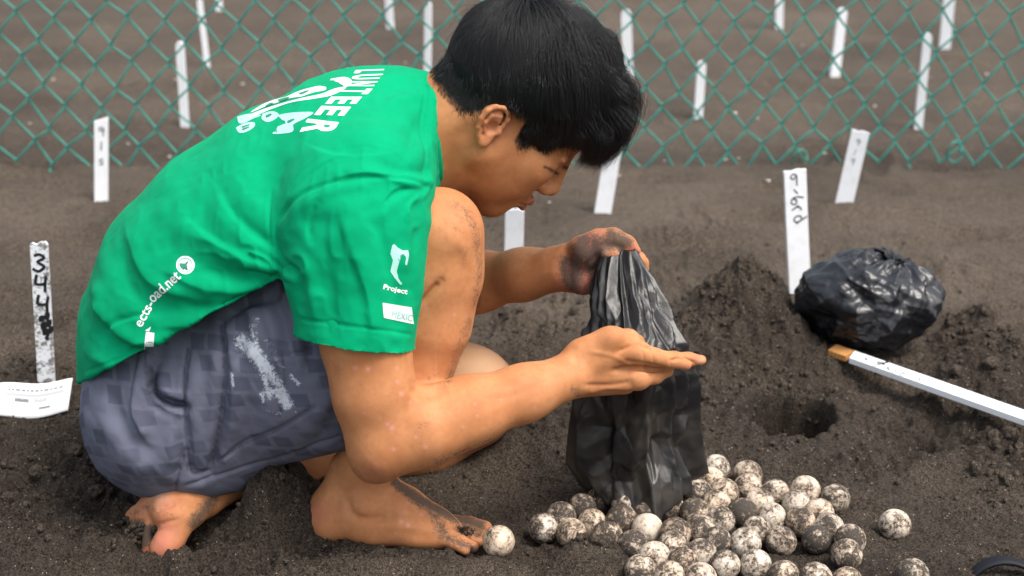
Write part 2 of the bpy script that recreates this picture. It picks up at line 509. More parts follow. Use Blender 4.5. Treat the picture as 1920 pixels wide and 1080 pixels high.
def ico(sub=1):
    bm = bmesh.new(); bmesh.ops.create_icosphere(bm, subdivisions=sub, radius=1)
    V = np.array([v.co[:] for v in bm.verts]); F = np.array([[v.index for v in f.verts] for f in bm.faces]); bm.free()
    return V, F
def scatter_clods():                   # crumbs of damp sand lying about, past counting
    iv, iF = ico(1)
    Vs, Fs = [], []; n = 0
    N = 60000
    x = RNG.uniform(-0.75, 0.8, N); y = 1.28 + (RNG.uniform(0, 1, N) ** 1.5) * 1.3
    i = np.clip(np.searchsorted(GX, x), 0, len(GX) - 1); j = np.clip(np.searchsorted(GY, y), 0, len(GY) - 1)
    keep = RNG.uniform(0, 1, N) < np.clip(ROUGH[i, j], 0, 1) * 0.75 * (0.45 + 0.55 * (noise2(x * 14, y * 14, 201) > 0)) + 0.007
    c = G(1474, 778); keep &= np.hypot(x - c[0], y - c[1]) > 0.055
    x, y = x[keep], y[keep]
    s = 0.0011 + 0.0019 * RNG.uniform(0, 1, len(x)) ** 2 + 0.0035 * RNG.uniform(0, 1, len(x)) ** 9
    z = sand_z(x, y)
    # bigger lumps that have rolled off the heaps and broken from the rim of the hole
    v3, f3 = ico(3)
    for (px, py, rx, ry, cnt) in ((1385, 600, 110, 70, 60), (1475, 760, 120, 60, 46), (1840, 700, 90, 100, 60), (1880, 880, 60, 60, 22), (520, 930, 70, 45, 30), (60, 740, 100, 50, 24), (1040, 640, 80, 60, 22), (120, 900, 120, 90, 20), (1110, 1060, 60, 25, 12)):
        for _ in range(cnt):
            a = RNG.uniform(0, 6.28); q = math.sqrt(RNG.uniform(0, 1))
            g_ = G(px + rx * q * math.cos(a), py + ry * q * math.sin(a))
            hc_ = G(1474, 778)
            if math.hypot(g_[0] - hc_[0], g_[1] - hc_[1]) < 0.078: continue
            ss = 0.0035 + 0.0065 * RNG.uniform(0, 1) ** 2.5
            o_ = RNG.uniform(0, 50, 3)
            v = v3 * (1 + 0.35 * noise3(v3 * 1.6 + o_, 211)[:, None] + 0.22 * noise3(v3 * 4 + o_, 212)[:, None]) * ss * RNG.uniform(0.75, 1.25, 3)
            zz = float(sand_z(g_[0], g_[1]))
            Vs.append(v + (g_[0], g_[1], zz + ss * 0.15)); Fs.append(f3 + n); n += len(v3)
    # a wad of damp sand caked over the tucked toes, and a few crumbs on the front foot
    for (px, py, Yw, rx, ry, cnt, sz) in ((262, 1004, 1.452, 26, 20, 210, 0.0032), (292, 996, 1.440, 9, 8, 40, 0.0026), (236, 985, 1.485, 16, 16, 70, 0.003), (868, 996, 1.447, 24, 9, 90, 0.0013), (830, 985, 1.450, 22, 12, 60, 0.0011)):
        for _ in range(cnt):
            a = RNG.uniform(0, 6.28); q = math.sqrt(RNG.uniform(0, 1))
            p = W(px + rx * q * math.cos(a), py + ry * q * math.sin(a), Yw - 0.006 + RNG.uniform(-0.006, 0.004))
            ss = sz * RNG.uniform(0.5, 1.4)
            R, _r = np.linalg.qr(RNG.normal(size=(3, 3)))
            v = iv * (1 + RNG.uniform(-0.28, 0.28, (len(iv), 1))) * ss
            Vs.append(v @ R.T + p); Fs.append(iF + n); n += len(iv)
    for k in range(len(x)):
        R = RNG.normal(size=(3, 3)); R, _ = np.linalg.qr(R)
        v = iv * (1 + RNG.uniform(-0.28, 0.28, (len(iv), 1))) * (s[k] * RNG.uniform(0.7, 1.3, 3))
        Vs.append(v @ R.T + (x[k], y[k], z[k] + s[k] * 0.35)); Fs.append(iF + n); n += len(iv)
    return np.concatenate(Vs), np.concatenate(Fs)
_v, _f = scatter_clods()
tag(mesh_obj('sand_clods', _v, _f, sand_material(True)), 'loose crumbs of damp dark sand over the dug beach', 'sand', kind='stuff')
# ------------------------------------------------------------------ chain-link fence
def make_fence():
    root = empty('chain_link_fence', (0, 3.06, 0))
    tag(root, 'green coated chain-link fence hanging across the beach behind the squatting person', 'fence')
    m = Mat('green_coated_wire')
    n_ = m.noise(60, 3)
    m.set(color=m.mix(n_, (0.014, 0.200, 0.160), (0.022, 0.250, 0.200)), rough=0.42, spec=0.5)
    Y0, base = 3.06, -0.006
    rows = 19
    hh = 0.0475                                     # half of a diamond's height
    wl, wr = 0.0405, 0.0352                         # half of a diamond's width, left and right end
    xs = [-1.50]
    while xs[-1] < 1.50:
        t = (xs[-1] + 1.5) / 3.0; xs.append(xs[-1] + wl * (1 - t) + wr * t)
    rng = np.random.default_rng(5)
    jit = {}
    def node(i, j):
        if (i, j) not in jit:
            t = i / len(xs)
            sag = 0.010 * math.sin(i * 0.23) + 0.006 * math.sin(i * 0.71 + 1) + 0.004 * math.sin(i * 1.9)
            low = j <= 2
            jit[i, j] = (xs[i] + 0.012 * (t - 0.5) * j * 0.15 + rng.normal(0, 0.0017 if not low else 0.004),
                         base + j * hh + sag + rng.normal(0, 0.0017 if not low else 0.005) + 0.004 * (i % 2))
        return jit[i, j]
    rw = 0.0025
    for i in range(len(xs) - 1):                    # each zigzag wire between two columns of bends
        pts = []
        j0 = i % 2
        j = 0
        while j < rows:
            col = i if (j + i) % 2 == 0 else i + 1
            x, z = node(col, j)
            side = 1 if col == i else -1
            # the flattened spiral passes in front going one way and behind going the other
            pts.append((x - side * 0.002, Y0 + (0.0045 if side > 0 else -0.0045) * 0, z, side)); j += 1
        P = []
        for a, b in zip(pts[:-1], pts[1:]):
            for t in (0.0, 0.10, 0.5, 0.90):
                off = -0.004 if a[3] > 0 else 0.004
                w = 0 if t == 0 else 1
                P.append((a[0] + (b[0] - a[0]) * t, Y0 + off * w, a[2] + (b[2] - a[2]) * t))
        P.append(pts[-1][:3])
        if i % 5 == 2:                               # a cut end that sticks out at the bottom
            P = [(P[0][0] + 0.010 * rng.uniform(-1, 1), Y0 - 0.006, P[0][2] - 0.012)] + P
        v, f = tube(P, rw, 5)
        mesh_obj('wire', v, f, m.m, root)
    for (px, py) in ((1500, 300), (1790, 285)):      # two twisted tie wires at the bottom edge
        c = W(px, py, Y0 - 0.008)
        ang = np.linspace(0, 2 * math.pi, 16)
        P = np.stack([c[0] + 0.016 * np.cos(ang), np.full(16, c[1]) + 0.004 * np.sin(2 * ang), c[2] + 0.024 * np.sin(ang)], 1)
        v, f = tube(P, 0.0025, 5)
        mesh_obj('tie_wire', v, f, m.m, root)
    return root
make_fence()

# ------------------------------------------------------------------ white nest stakes
def paint_material(name, dirt=0.0, base=(0.80, 0.82, 0.86)):
    m = Mat(name)
    a = m.noise(40, 5, 0.65); b = m.noise(220, 4, 0.7); o = m.obj()
    c = m.mix(m.math('MULTIPLY', m.ramp(a, 0.45, 0.8), 0.45), base, (0.55, 0.53, 0.50))
    if dirt > 0:
        c = m.mix(m.math('MULTIPLY', m.ramp(m.math('ADD', a, m.math('MULTIPLY', b, 0.9)), 1.08 - 0.16 * dirt, 1.22 - 0.16 * dirt), 0.85), c, (0.10, 0.08, 0.07))
    m.set(color=c, rough=0.45, spec=0.4, normal=m.bump(b, 0.15, 0.001))
    return m.m
WHITE = paint_material('white_paint'); WHITE_DIRTY = paint_material('white_paint_sandy', 1.0)
INK = Mat('black_marker').set(color=(0.012, 0.012, 0.016), rough=0.5).m
WOODM = Mat('bare_wood')
_wn = WOODM.n('ShaderNodeTexWave', bands_direction='Y'); _wn.inputs['Scale'].default_value = 70; _wn.inputs['Distortion'].default_value = 5; _wn.inputs['Detail'].default_value = 3
WOODM.l(WOODM.obj(), _wn.inputs['Vector'])
WOODM.set(color=WOODM.mix(_wn.outputs[0], (0.40, 0.17, 0.045), (0.56, 0.29, 0.10)), rough=0.6); WOODM = WOODM.m

def stroke_strip(P, w):                # a flat pen stroke along 2-D points
    P = np.asarray(P, float)
    T = np.gradient(P, axis=0); T /= np.linalg.norm(T, axis=1)[:, None] + 1e-9
    N = np.stack([-T[:, 1], T[:, 0]], 1) * w / 2
    A, B = P + N, P - N
    n = len(P)
    return np.concatenate([A, B]), [[k, n + k, n + k + 1, k + 1] for k in range(n - 1)]
def smooth_path(P, n=6):
    P = np.asarray(P, float)
    if len(P) < 3: return P
    Q = []
    for k in range(len(P) - 1):
        p0, p1, p2, p3 = P[max(k - 1, 0)], P[k], P[k + 1], P[min(k + 2, len(P) - 1)]
        for t in np.arange(n) / n:
            Q.append(0.5 * (2 * p1 + (p2 - p0) * t + (2 * p0 - 5 * p1 + 4 * p2 - p3) * t ** 2 + (3 * p1 - p0 - 3 * p2 + p3) * t ** 3))
    Q.append(P[-1]); return np.array(Q)
# handwritten figures, drawn in a box 1 wide and 1.4 high
GLYPH = {
    '3': [[(0.1, 1.25), (0.5, 1.4), (0.85, 1.15), (0.4, 0.78), (0.9, 0.45), (0.5, 0.02), (0.05, 0.2)]],
    '4': [[(0.15, 1.4), (0.1, 0.7), (0.45, 0.6), (0.85, 0.75)], [(0.85, 1.35), (0.8, 0.7), (0.85, 0.0)]],
    '9': [[(0.85, 1.2), (0.5, 1.4), (0.15, 1.1), (0.45, 0.8), (0.85, 1.15), (0.8, 0.6), (0.75, 0.0)]],
    '-': [[(0.15, 0.7), (0.85, 0.75)]],
    '1': [[(0.5, 1.4), (0.5, 0.0)]],
    '6': [[(0.75, 1.4), (0.25, 0.85), (0.15, 0.3), (0.5, 0.0), (0.85, 0.3), (0.55, 0.62), (0.2, 0.4)]],
    'r': [[(0.2, 0.9), (0.25, 0.0)], [(0.22, 0.6), (0.5, 0.9), (0.85, 0.85)]],
    'd': [[(0.8, 0.75), (0.4, 0.8), (0.15, 0.35), (0.45, 0.0), (0.8, 0.3), (0.85, 1.4), (0.85, 0.0)]],
    's': [[(0.8, 0.85), (0.4, 0.9), (0.25, 0.6), (0.7, 0.4), (0.6, 0.05), (0.15, 0.1)]],
    '2': [[(0.1, 1.1), (0.5, 1.4), (0.85, 1.05), (0.1, 0.05), (0.9, 0.05)]],
    '~': [[(0.0, 0.6), (0.3, 0.85), (0.6, 0.5), (1.0, 0.75)]],
}
def write(text, w, size, rot, x0, y0, step):    # pen strokes on a board face: local x across, y up
    parts = []
    c, s = math.cos(rot), math.sin(rot)
    for k, ch in enumerate(text):
        for st in GLYPH.get(ch, []):
            P = (smooth_path(st) - (0.5, 0.7)) * size
            P = np.stack([P[:, 0] * c - P[:, 1] * s, P[:, 0] * s + P[:, 1] * c], 1) + (x0 + step[0] * k, y0 + step[1] * k)
            parts.append(stroke_strip(P, w))
    return join_parts(parts)

def board(w, h, t, top='flat', rng=None):      # a board standing from z=0 (bottom) to h, slightly bevelled, top flat / slanted / rounded / ragged
    bm = bmesh.new()
    n = 9
    xs = np.linspace(-w / 2, w / 2, n)
    if top == 'round': zt = h - w / 2 + np.sqrt(np.maximum((w / 2) ** 2 - xs ** 2, 0))
    elif top == 'slant': zt = h - 0.010 * (0.5 - xs / w) + 0.0015 * np.sin(xs * 900)
    elif top == 'ragged': zt = h + rng.uniform(-0.004, 0.002, n)
    else: zt = h + 0.001 * np.sin(xs * 300)
    rows = np.linspace(0, 1, 10)
    bow = 0.0015
    def lay(y):
        return [[bm.verts.new((x * (1 - 0.0 * r), y + bow * math.sin(r * 3), r * z)) for x, z in zip(xs, zt)] for r in rows]
    a, b = lay(-t / 2), lay(t / 2)
    for r in range(len(rows) - 1):
        for k in range(n - 1):
            bm.faces.new((a[r][k], a[r][k + 1], a[r + 1][k + 1], a[r + 1][k]))
            bm.faces.new((b[r][k], b[r + 1][k], b[r + 1][k + 1], b[r][k + 1]))
        bm.faces.new((a[r][0], a[r + 1][0], b[r + 1][0], b[r][0]))
        bm.faces.new((a[r][-1], b[r][-1], b[r + 1][-1], a[r + 1][-1]))
    for k in range(n - 1):
        bm.faces.new((a[-1][k], a[-1][k + 1], b[-1][k + 1], b[-1][k]))
        bm.faces.new((a[0][k], b[0][k], b[0][k + 1], a[0][k + 1]))
    bm.normal_update()
    V = np.array([v.co[:] for v in bm.verts]); bm.verts.index_update()
    F = [[v.index for v in f.verts] for f in bm.faces]
    bm.free(); return V, F

def stake(top_px, base_px, wpx, label, kind='flat', text=None, mat=None, thick=0.006, sink=0.03, group='white nest stakes'):
    """a white nest stake standing in the sand from base_px up to top_px"""
    b = sand_at(*base_px)
    d = ray(*top_px)
    t = CAM + d * (b[1] / d[1])                     # the top, straight above in the base's depth
    ax = (t - b); L = np.linalg.norm(ax); ax /= L
    wdt = wpx * mpp(b)
    if kind == 'round': thick = min(wdt * 0.55, 0.012)
    yaw = RNG.uniform(-0.25, 0.25)
    side = np.array([math.cos(yaw), math.sin(yaw), 0]); side -= ax * (side @ ax); side /= np.linalg.norm(side)
    fr = np.cross(ax, side)
    v, f = board(wdt, L + sink, thick, kind, RNG)
    root_loc = b
    def place(v): return v[:, :1] * side + v[:, 1:2] * fr + v[:, 2:] * ax + b - ax * sink
    o = mesh_obj('nest_stake', place(v) - b, f, mat or WHITE, None, smooth=False)
    o.location = b
    tag(o, label, 'stake', group)
    if text:
        tv, tf = text(wdt, L)
        q = np.stack([tv[:, 0], np.full(len(tv), -thick / 2 - 0.0004), tv[:, 1] + sink], 1)
        q[:, 1] += 0.0015 * np.sin(q[:, 2] / (L + sink) * 3)
        p = mesh_obj('handwriting', place(q) - b, tf, INK, None, smooth=False)
        p.parent = o
    return o
stake((190, 219), (190, 377), 25, 'white stake with a slanted broken top at the fence foot, left of the shirt', 'slant',
      lambda w, L: write('91s', 0.0022, 0.013, 0, 0.000, L * 0.83, (0, -0.030)))
stake((73, 455), (87, 712), 31, 'sand-stained white stake with the black number 344, standing above the paper form', 'ragged',
      lambda w, L: join_parts([write('344', 0.0042, 0.018, -0.1, -0.001, L * 0.86, (0.0012, -0.030)),
                               write('~~~', 0.007, 0.016, 0.9, 0.002, L * 0.47, (0.002, -0.010)), write('~~', 0.004, 0.012, 1.9, 0.004, L * 0.33, (-0.003, 0.012))]), WHITE_DIRTY)
stake((965, 392), (963, 486), 34, 'white flat stake standing right behind the chin and far forearm', 'flat')
stake((1152, 268), (1130, 399), 31, 'white leaning stake just below the black fringe of hair', 'flat')
stake((1490, 319), (1500, 546), 42, 'wide white stake with black handwriting beside the tied black bag', 'flat',
      lambda w, L: join_parts([write('9', 0.0022, 0.015, 0.1, -0.003, L * 0.925, (0, 0)), write('-', 0.0020, 0.016, -1.0, -0.001, L * 0.83, (0, 0)),
                               write('6rd', 0.0024, 0.016, -1.1, 0.001, L * 0.765, (0.002, -0.016))]))
stake((1614, 246), (1580, 394), 32, 'white leaning stake with faint marks, right of the wide handwritten stake', 'flat',
      lambda w, L: write('919', 0.0012, 0.010, -0.2, -0.001, L * 0.86, (-0.001, -0.020)))
stake((337, 78), (347, 238), 15, 'thin round-topped white stake behind the fence above the curve of the back', 'round')
stake((374, -2), (389, 126), 10, 'very thin stake tilting left behind the fence, right of the round-topped one', 'round')
stake((407, -90), (411, 20), 12, 'white stake cut by the top edge, left of the green back, base only', 'round')
stake((722, -90), (732, 54), 12, 'leaning white stake behind the fence above the green shoulder, cut by the top edge', 'round')
stake((803, 4), (801, 152), 12, 'tall white stake behind the fence rising from behind the shirt collar', 'round')
stake((1174, 18), (1178, 150), 19, 'white stake behind the fence touching the right side of the black hair', 'round')
stake((1316, 115), (1309, 221), 16, 'short white stake behind the fence, first to the right of the hair', 'round')
stake((1464, -90), (1461, 54), 14, 'stake cut by the top edge, between the short and the leaning stakes', 'round')
stake((1580, 15), (1565, 144), 18, 'leaning round-topped white stake behind the fence above the wide handwritten one', 'round')
stake((1740, 62), (1721, 246), 15, 'tall thin white stake behind the fence above the tied black bag', 'round')
stake((1786, -60), (1771, 92), 20, 'thick white stake cut by the top edge, farthest right behind the fence', 'round')

def lying_stake():
    a = sand_at(1558, 690); b = sand_at(1945, 826)
    a = a + (0, 0, 0.026); b = b + (0, 0, 0.022)
    ax = b - a; L = np.linalg.norm(ax); ax /= L
    up = np.array([0, -0.25, 1.0]); side = np.cross(up, ax); side /= np.linalg.norm(side); up = np.cross(ax, side)
    wd, th = 0.024, 0.008
    root = empty('wooden_stake', a); tag(root, 'white stake lying on the sand with a bare wooden end by the dug hole', 'stake', 'white nest stakes')
    def strip(l0, l1, jag0=0.0):
        n = 12; V = []; F = []
        for i, s in enumerate(np.linspace(l0, l1, n)):
            for (u, w_) in ((-wd / 2, 0), (-wd / 2 + 0.0015, th), (wd / 2 - 0.0015, th), (wd / 2, 0)):
                e = jag0 * (0.5 - u / wd) if i == 0 else 0
                V.append(ax * (s + e) + side * u + up * w_)
        for i in range(n - 1):
            for k in range(4):
                k2 = (k + 1) % 4; F.append([i * 4 + k, i * 4 + k2, i * 4 + 4 + k2, i * 4 + 4 + k])
        F.append([3, 2, 1, 0]); F.append([(n - 1) * 4 + k for k in range(4)])
        return np.array(V), F
    v, f = strip(0, 0.032); o = mesh_obj('bare_end', v, f, WOODM, None, False); o.parent = root
    v, f = strip(0.032, L, 0.006); o = mesh_obj('painted_board', v, f, WHITE, None, False); o.parent = root
    tv, tf = join_parts([write('~9~', 0.0018, 0.010, 1.2, 0.0, 0.060, (0.002, 0.020)), write('s6~s', 0.0010, 0.010, 1.4, 0.002, 0.112, (0, 0.013)),
                         write('~', 0.003, 0.012, 0.2, -0.006, 0.088, (0, 0))])
    P = ax * tv[:, 1:2] + side * (-tv[:, :1]) + up * (th + 0.0006)
    o2 = mesh_obj('handwriting', P, tf, INK, None, False); o2.parent = o
lying_stake()

def paper_form():
    m = Mat('printed_paper'); m.set(color=(0.82, 0.83, 0.86), rough=0.7)
    A, B = (-45, 752), (128, 716)
    nu, nv = 24, 8
    V = []
    bl = sand_at(-45, 790); br = sand_at(128, 776)
    for i in range(nu):
        u = i / (nu - 1)
        for j in range(nv):
            v = j / (nv - 1)
            lo = bl + (br - bl) * u + (0, -0.002, 0.003)
            d = np.array([0.0, 0.030, 0.040 - 0.008 * u]) * (0.8 + 0.35 * u)
            p = lo + d * v + np.array([0, 0.004 * math.sin(u * 7), 0.003 * math.sin(u * 6 + 1) + 0.004 * v * math.sin(u * 4)])
            V.append(p)
    V = np.array(V).reshape(nu, nv, 3)
    o = mesh_obj('paper_form', V.reshape(-1, 3), grid_faces(nu, nv)[:, ::-1], m.m)
    tag(o, 'white printed paper form bent on the sand below the stake numbered 344', 'paper')
    so = o.modifiers.new('thick', 'SOLIDIFY'); so.thickness = 0.0004
    g1 = Mat('form_print_dark').set(color=(0.16, 0.16, 0.18), rough=0.7).m; g2 = Mat('form_print_grey').set(color=(0.42, 0.43, 0.46), rough=0.7).m
    def at(u, v):
        x = u * (nu - 1); y = v * (nv - 1); i = min(int(x), nu - 2); j = min(int(y), nv - 2); a, b = x - i, y - j
        return V[i, j] * (1 - a) * (1 - b) + V[i + 1, j] * a * (1 - b) + V[i, j + 1] * (1 - a) * b + V[i + 1, j + 1] * a * b
    nrm = np.array([0, -0.8, 0.6]) * 0.0006
    def bar(u0, u1, v0, v1):
        n = 10; q = [at(u0 + (u1 - u0) * k / (n - 1), vv) + nrm for vv in (v0, v1) for k in range(n)]
        return np.array(q), [[k, k + 1, n + k + 1, n + k] for k in range(n - 1)]
    dark, grey = [], []
    rng = np.random.default_rng(3)
    for v in (0.13, 0.22, 0.34, 0.44): grey.append(bar(0.28, 0.95, v, v + 0.022))
    grey.append(bar(0.30, 0.93, 0.60, 0.70)); 
    u = 0.32
    while u < 0.90:
        w_ = rng.uniform(0.02, 0.06)
        dark.append(bar(u, min(u + w_, 0.92), 0.76, 0.82)); grey.append(bar(u, min(u + w_ * 0.8, 0.92), 0.62 - 0.09, 0.62 - 0.04)); u += w_ + 0.015
    dark.append(bar(0.40, 0.56, 0.46, 0.56)); dark.append(bar(0.68, 0.80, 0.25, 0.31)); grey.append(bar(0.62, 0.76, 0.46, 0.54))
    for nme, pr, mm in (('printed_text', dark, g1), ('printed_rules', grey, g2)):
        v, f = join_parts(pr); mesh_obj(nme, v, f, mm, None, False).parent = o
paper_form()
# ------------------------------------------------------------------ the person: one continuous body
def pr(px, py, Y, r):                   # a joint seen at a pixel, at depth Y, with a radius in photo pixels
    p = W(px, py, Y); return p, r * mpp(p)
class Limb:
    def __init__(s, f): s.f = f
    def __call__(s, joints, k=0.012, flat=None, kk=0.008):
        P, R = zip(*[pr(*j) for j in joints]); s.f.chain(P, R, k, kk, flat)

def push(V, F, strokes, it=1):
    """folds pressed into a cloth where a stroke (photo pixels: line, half width, depth in mm; a sharp side if asked) crosses its near side"""
    N = vnormals(V, F); P = to_px(V); fc = facing(V, N)
    D = np.zeros(len(V))
    for st in strokes:
        line, w, mm = st[:3]; sharp = st[3] if len(st) > 3 else 0
        line = smooth_path(line, 5)
        d, side = seg_dist(P, line)
        # fade towards the two ends of the stroke
        e = np.minimum(np.hypot(*(P - line[0]).T), np.hypot(*(P - line[-1]).T))
        fade = 0.35 + 0.65 * smoothstep(0, 2.2 * w, e)
        if sharp:
            ww = w * (0.9 - 0.42 * np.clip(side * sharp * 1.5, -1, 1))
            D += mm * np.exp(-(d / ww) ** 2) * fade
        else: D += mm * np.exp(-(d / w) ** 2) * fade
    return V + N * (D * fc * 0.001)[:, None]


# head frame: x forward (face), y to the left ear, z to the crown
HEAD_PITCH, HEAD_YAW, HEAD_ROLL = math.radians(46), math.radians(3), math.radians(0)
_R = (Matrix.Rotation(HEAD_PITCH, 3, 'Y') @ Matrix.Rotation(HEAD_YAW, 3, 'Z') @ Matrix.Rotation(HEAD_ROLL, 3, 'X'))
HR = np.array(_R)                       # columns: fwd, left, up in the world
HS = 0.97
HEAD_O = W(1047, 368, 1.585) - HR @ (np.array([0.120, 0, -0.036]) * HS)
def H(x, y, z): return HEAD_O + HR @ (np.array([x, y, z]) * HS)
def to_head(P): return ((np.asarray(P) - HEAD_O) @ HR) / HS

def build_head(f):
    def e(c, R, k, op='add', M=None):
        f.ell(H(*c), np.array(R) * HS, HR if M is None else HR @ M, k, op)
    def cp(a, b, ra, rb, k, op='add'): f.cap(H(*a), H(*b), ra * HS, rb * HS, k, None, op)
    e((-0.007, 0, 0.045), (0.087, 0.073, 0.078), 0)
    e((-0.028, 0, 0.000), (0.060, 0.060, 0.060), 0.02)
    e((0.034, 0, 0.045), (0.057, 0.062, 0.058), 0.02)
    e((0.040, 0, -0.020), (0.050, 0.058, 0.062), 0.02)
    for s in (-1, 1):
        e((0.050, s * 0.043, -0.020), (0.031, 0.021, 0.020), 0.022)
        e((0.040, s * 0.037, -0.050), (0.038, 0.023, 0.036), 0.022)
        cp((0.002, s * 0.049, -0.052), (0.060, s * 0.013, -0.092), 0.019, 0.017, 0.024)
        e((0.000, s * 0.050, -0.025), (0.030, 0.018, 0.040), 0.02)
    e((0.0640, 0, -0.0945), (0.021, 0.024, 0.019), 0.020)
    e((0.030, 0, -0.075), (0.045, 0.038, 0.022), 0.022)
    e((0.066, 0, -0.062), (0.028, 0.033, 0.028), 0.016)
    for s in (-1, 1):
        cp((0.081, s * 0.012, 0.027), (0.067, s * 0.043, 0.024), 0.010, 0.009, 0.014)
        e((0.092, s * 0.031, 0.004), (0.012, 0.016, 0.0105), 0.014, 'sub')
        e((0.0715, s * 0.031, 0.003), (0.0140, 0.0150, 0.0135), 0.004)
        # lid fold and lower lid rim
        cp((0.0850, s * 0.020, 0.007), (0.0795, s * 0.044, 0.006), 0.0030, 0.0028, 0.003)
        cp((0.0835, s * 0.022, -0.006), (0.0775, s * 0.043, -0.005), 0.0026, 0.0026, 0.004)
    # nose
    cp((0.0860, 0, 0.014), (0.1030, 0, -0.030), 0.0080, 0.0105, 0.012)
    e((0.1050, 0, -0.035), (0.0105, 0.0120, 0.0095), 0.006)
    for s in (-1, 1):
        e((0.0960, s * 0.0130, -0.0385), (0.0110, 0.0078, 0.0082), 0.005)
    for s in (-1, 1):
        e((0.1000, s * 0.0065, -0.0475), (0.0058, 0.0036, 0.0048), 0.002, 'sub')
    # mouth: closed, full lips with a clear parting and a small dip under the lower lip
    for s in (-1, 1):
        cp((0.0985, s * 0.004, -0.0635), (0.0835, s * 0.021, -0.0690), 0.0060, 0.0030, 0.004)
        cp((0.0960, s * 0.002, -0.0760), (0.0830, s * 0.019, -0.0715), 0.0072, 0.0030, 0.004)
    for s in (-1, 1):
        cp((0.1030, 0, -0.0695), (0.0865, s * 0.024, -0.0702), 0.0012, 0.0012, 0.002, 'sub')
    e((0.0930, 0, -0.0845), (0.0080, 0.016, 0.0045), 0.008, 'sub')
    # ears
    tilt = np.array(Matrix.Rotation(math.radians(-20), 3, 'Y'))
    for s in (-1, 1):
        def ep(x, y, z):               # ear plane: x to the front, z up, y outwards
            v = tilt @ np.array([x, 0, z]); yy = 0.0690 + y - 0.22 * (x - 0.012)
            return (v[0] - 0.015, s * yy, v[2] - 0.017)
        # plate
        for (x, z, r) in ((-0.004, 0.012, 0.0040), (-0.005, 0.0, 0.0040), (-0.003, -0.012, 0.0038)):
            f.ell(H(*ep(x, 0.0045, z)), np.array([0.0105, 0.0030, 0.0125]) * HS, HR @ tilt, 0.005)
        # helix rim, from the front root round the top down to the lobe
        rim = [(0.011, 0.006, 0.004), (0.0125, 0.0075, 0.013), (0.0095, 0.0085, 0.0205), (0.002, 0.009, 0.0245), (-0.007, 0.0095, 0.0225),
               (-0.0135, 0.0095, 0.0150), (-0.0160, 0.0090, 0.0040), (-0.0145, 0.0085, -0.0070), (-0.0105, 0.0075, -0.0155), (-0.0050, 0.0065, -0.0215)]
        f.chain([H(*ep(*q)) for q in rim], [0.0026 * HS] * 4 + [0.0030 * HS] * 6, 0.002, 0.001)
        f.chain([H(*ep(*q)) for q in ((0.003, 0.0075, 0.0140), (-0.0065, 0.0085, 0.0115), (-0.0095, 0.0085, 0.0010), (-0.0065, 0.008, -0.0085))],
                [0.0022 * HS] * 4, 0.0025, 0.002)
        f.ell(H(*ep(-0.0025, 0.006, -0.0205)), np.array([0.0068, 0.0036, 0.0072]) * HS, HR @ tilt, 0.004)      # lobe
        f.ell(H(*ep(0.0095, 0.0055, -0.0040)), np.array([0.0040, 0.0035, 0.0055]) * HS, HR @ tilt, 0.004)      # tragus
        f.ell(H(*ep(0.0005, 0.0095, -0.0015)), np.array([0.0068, 0.0058, 0.0078]) * HS, HR @ tilt, 0.003, 'sub')  # concha

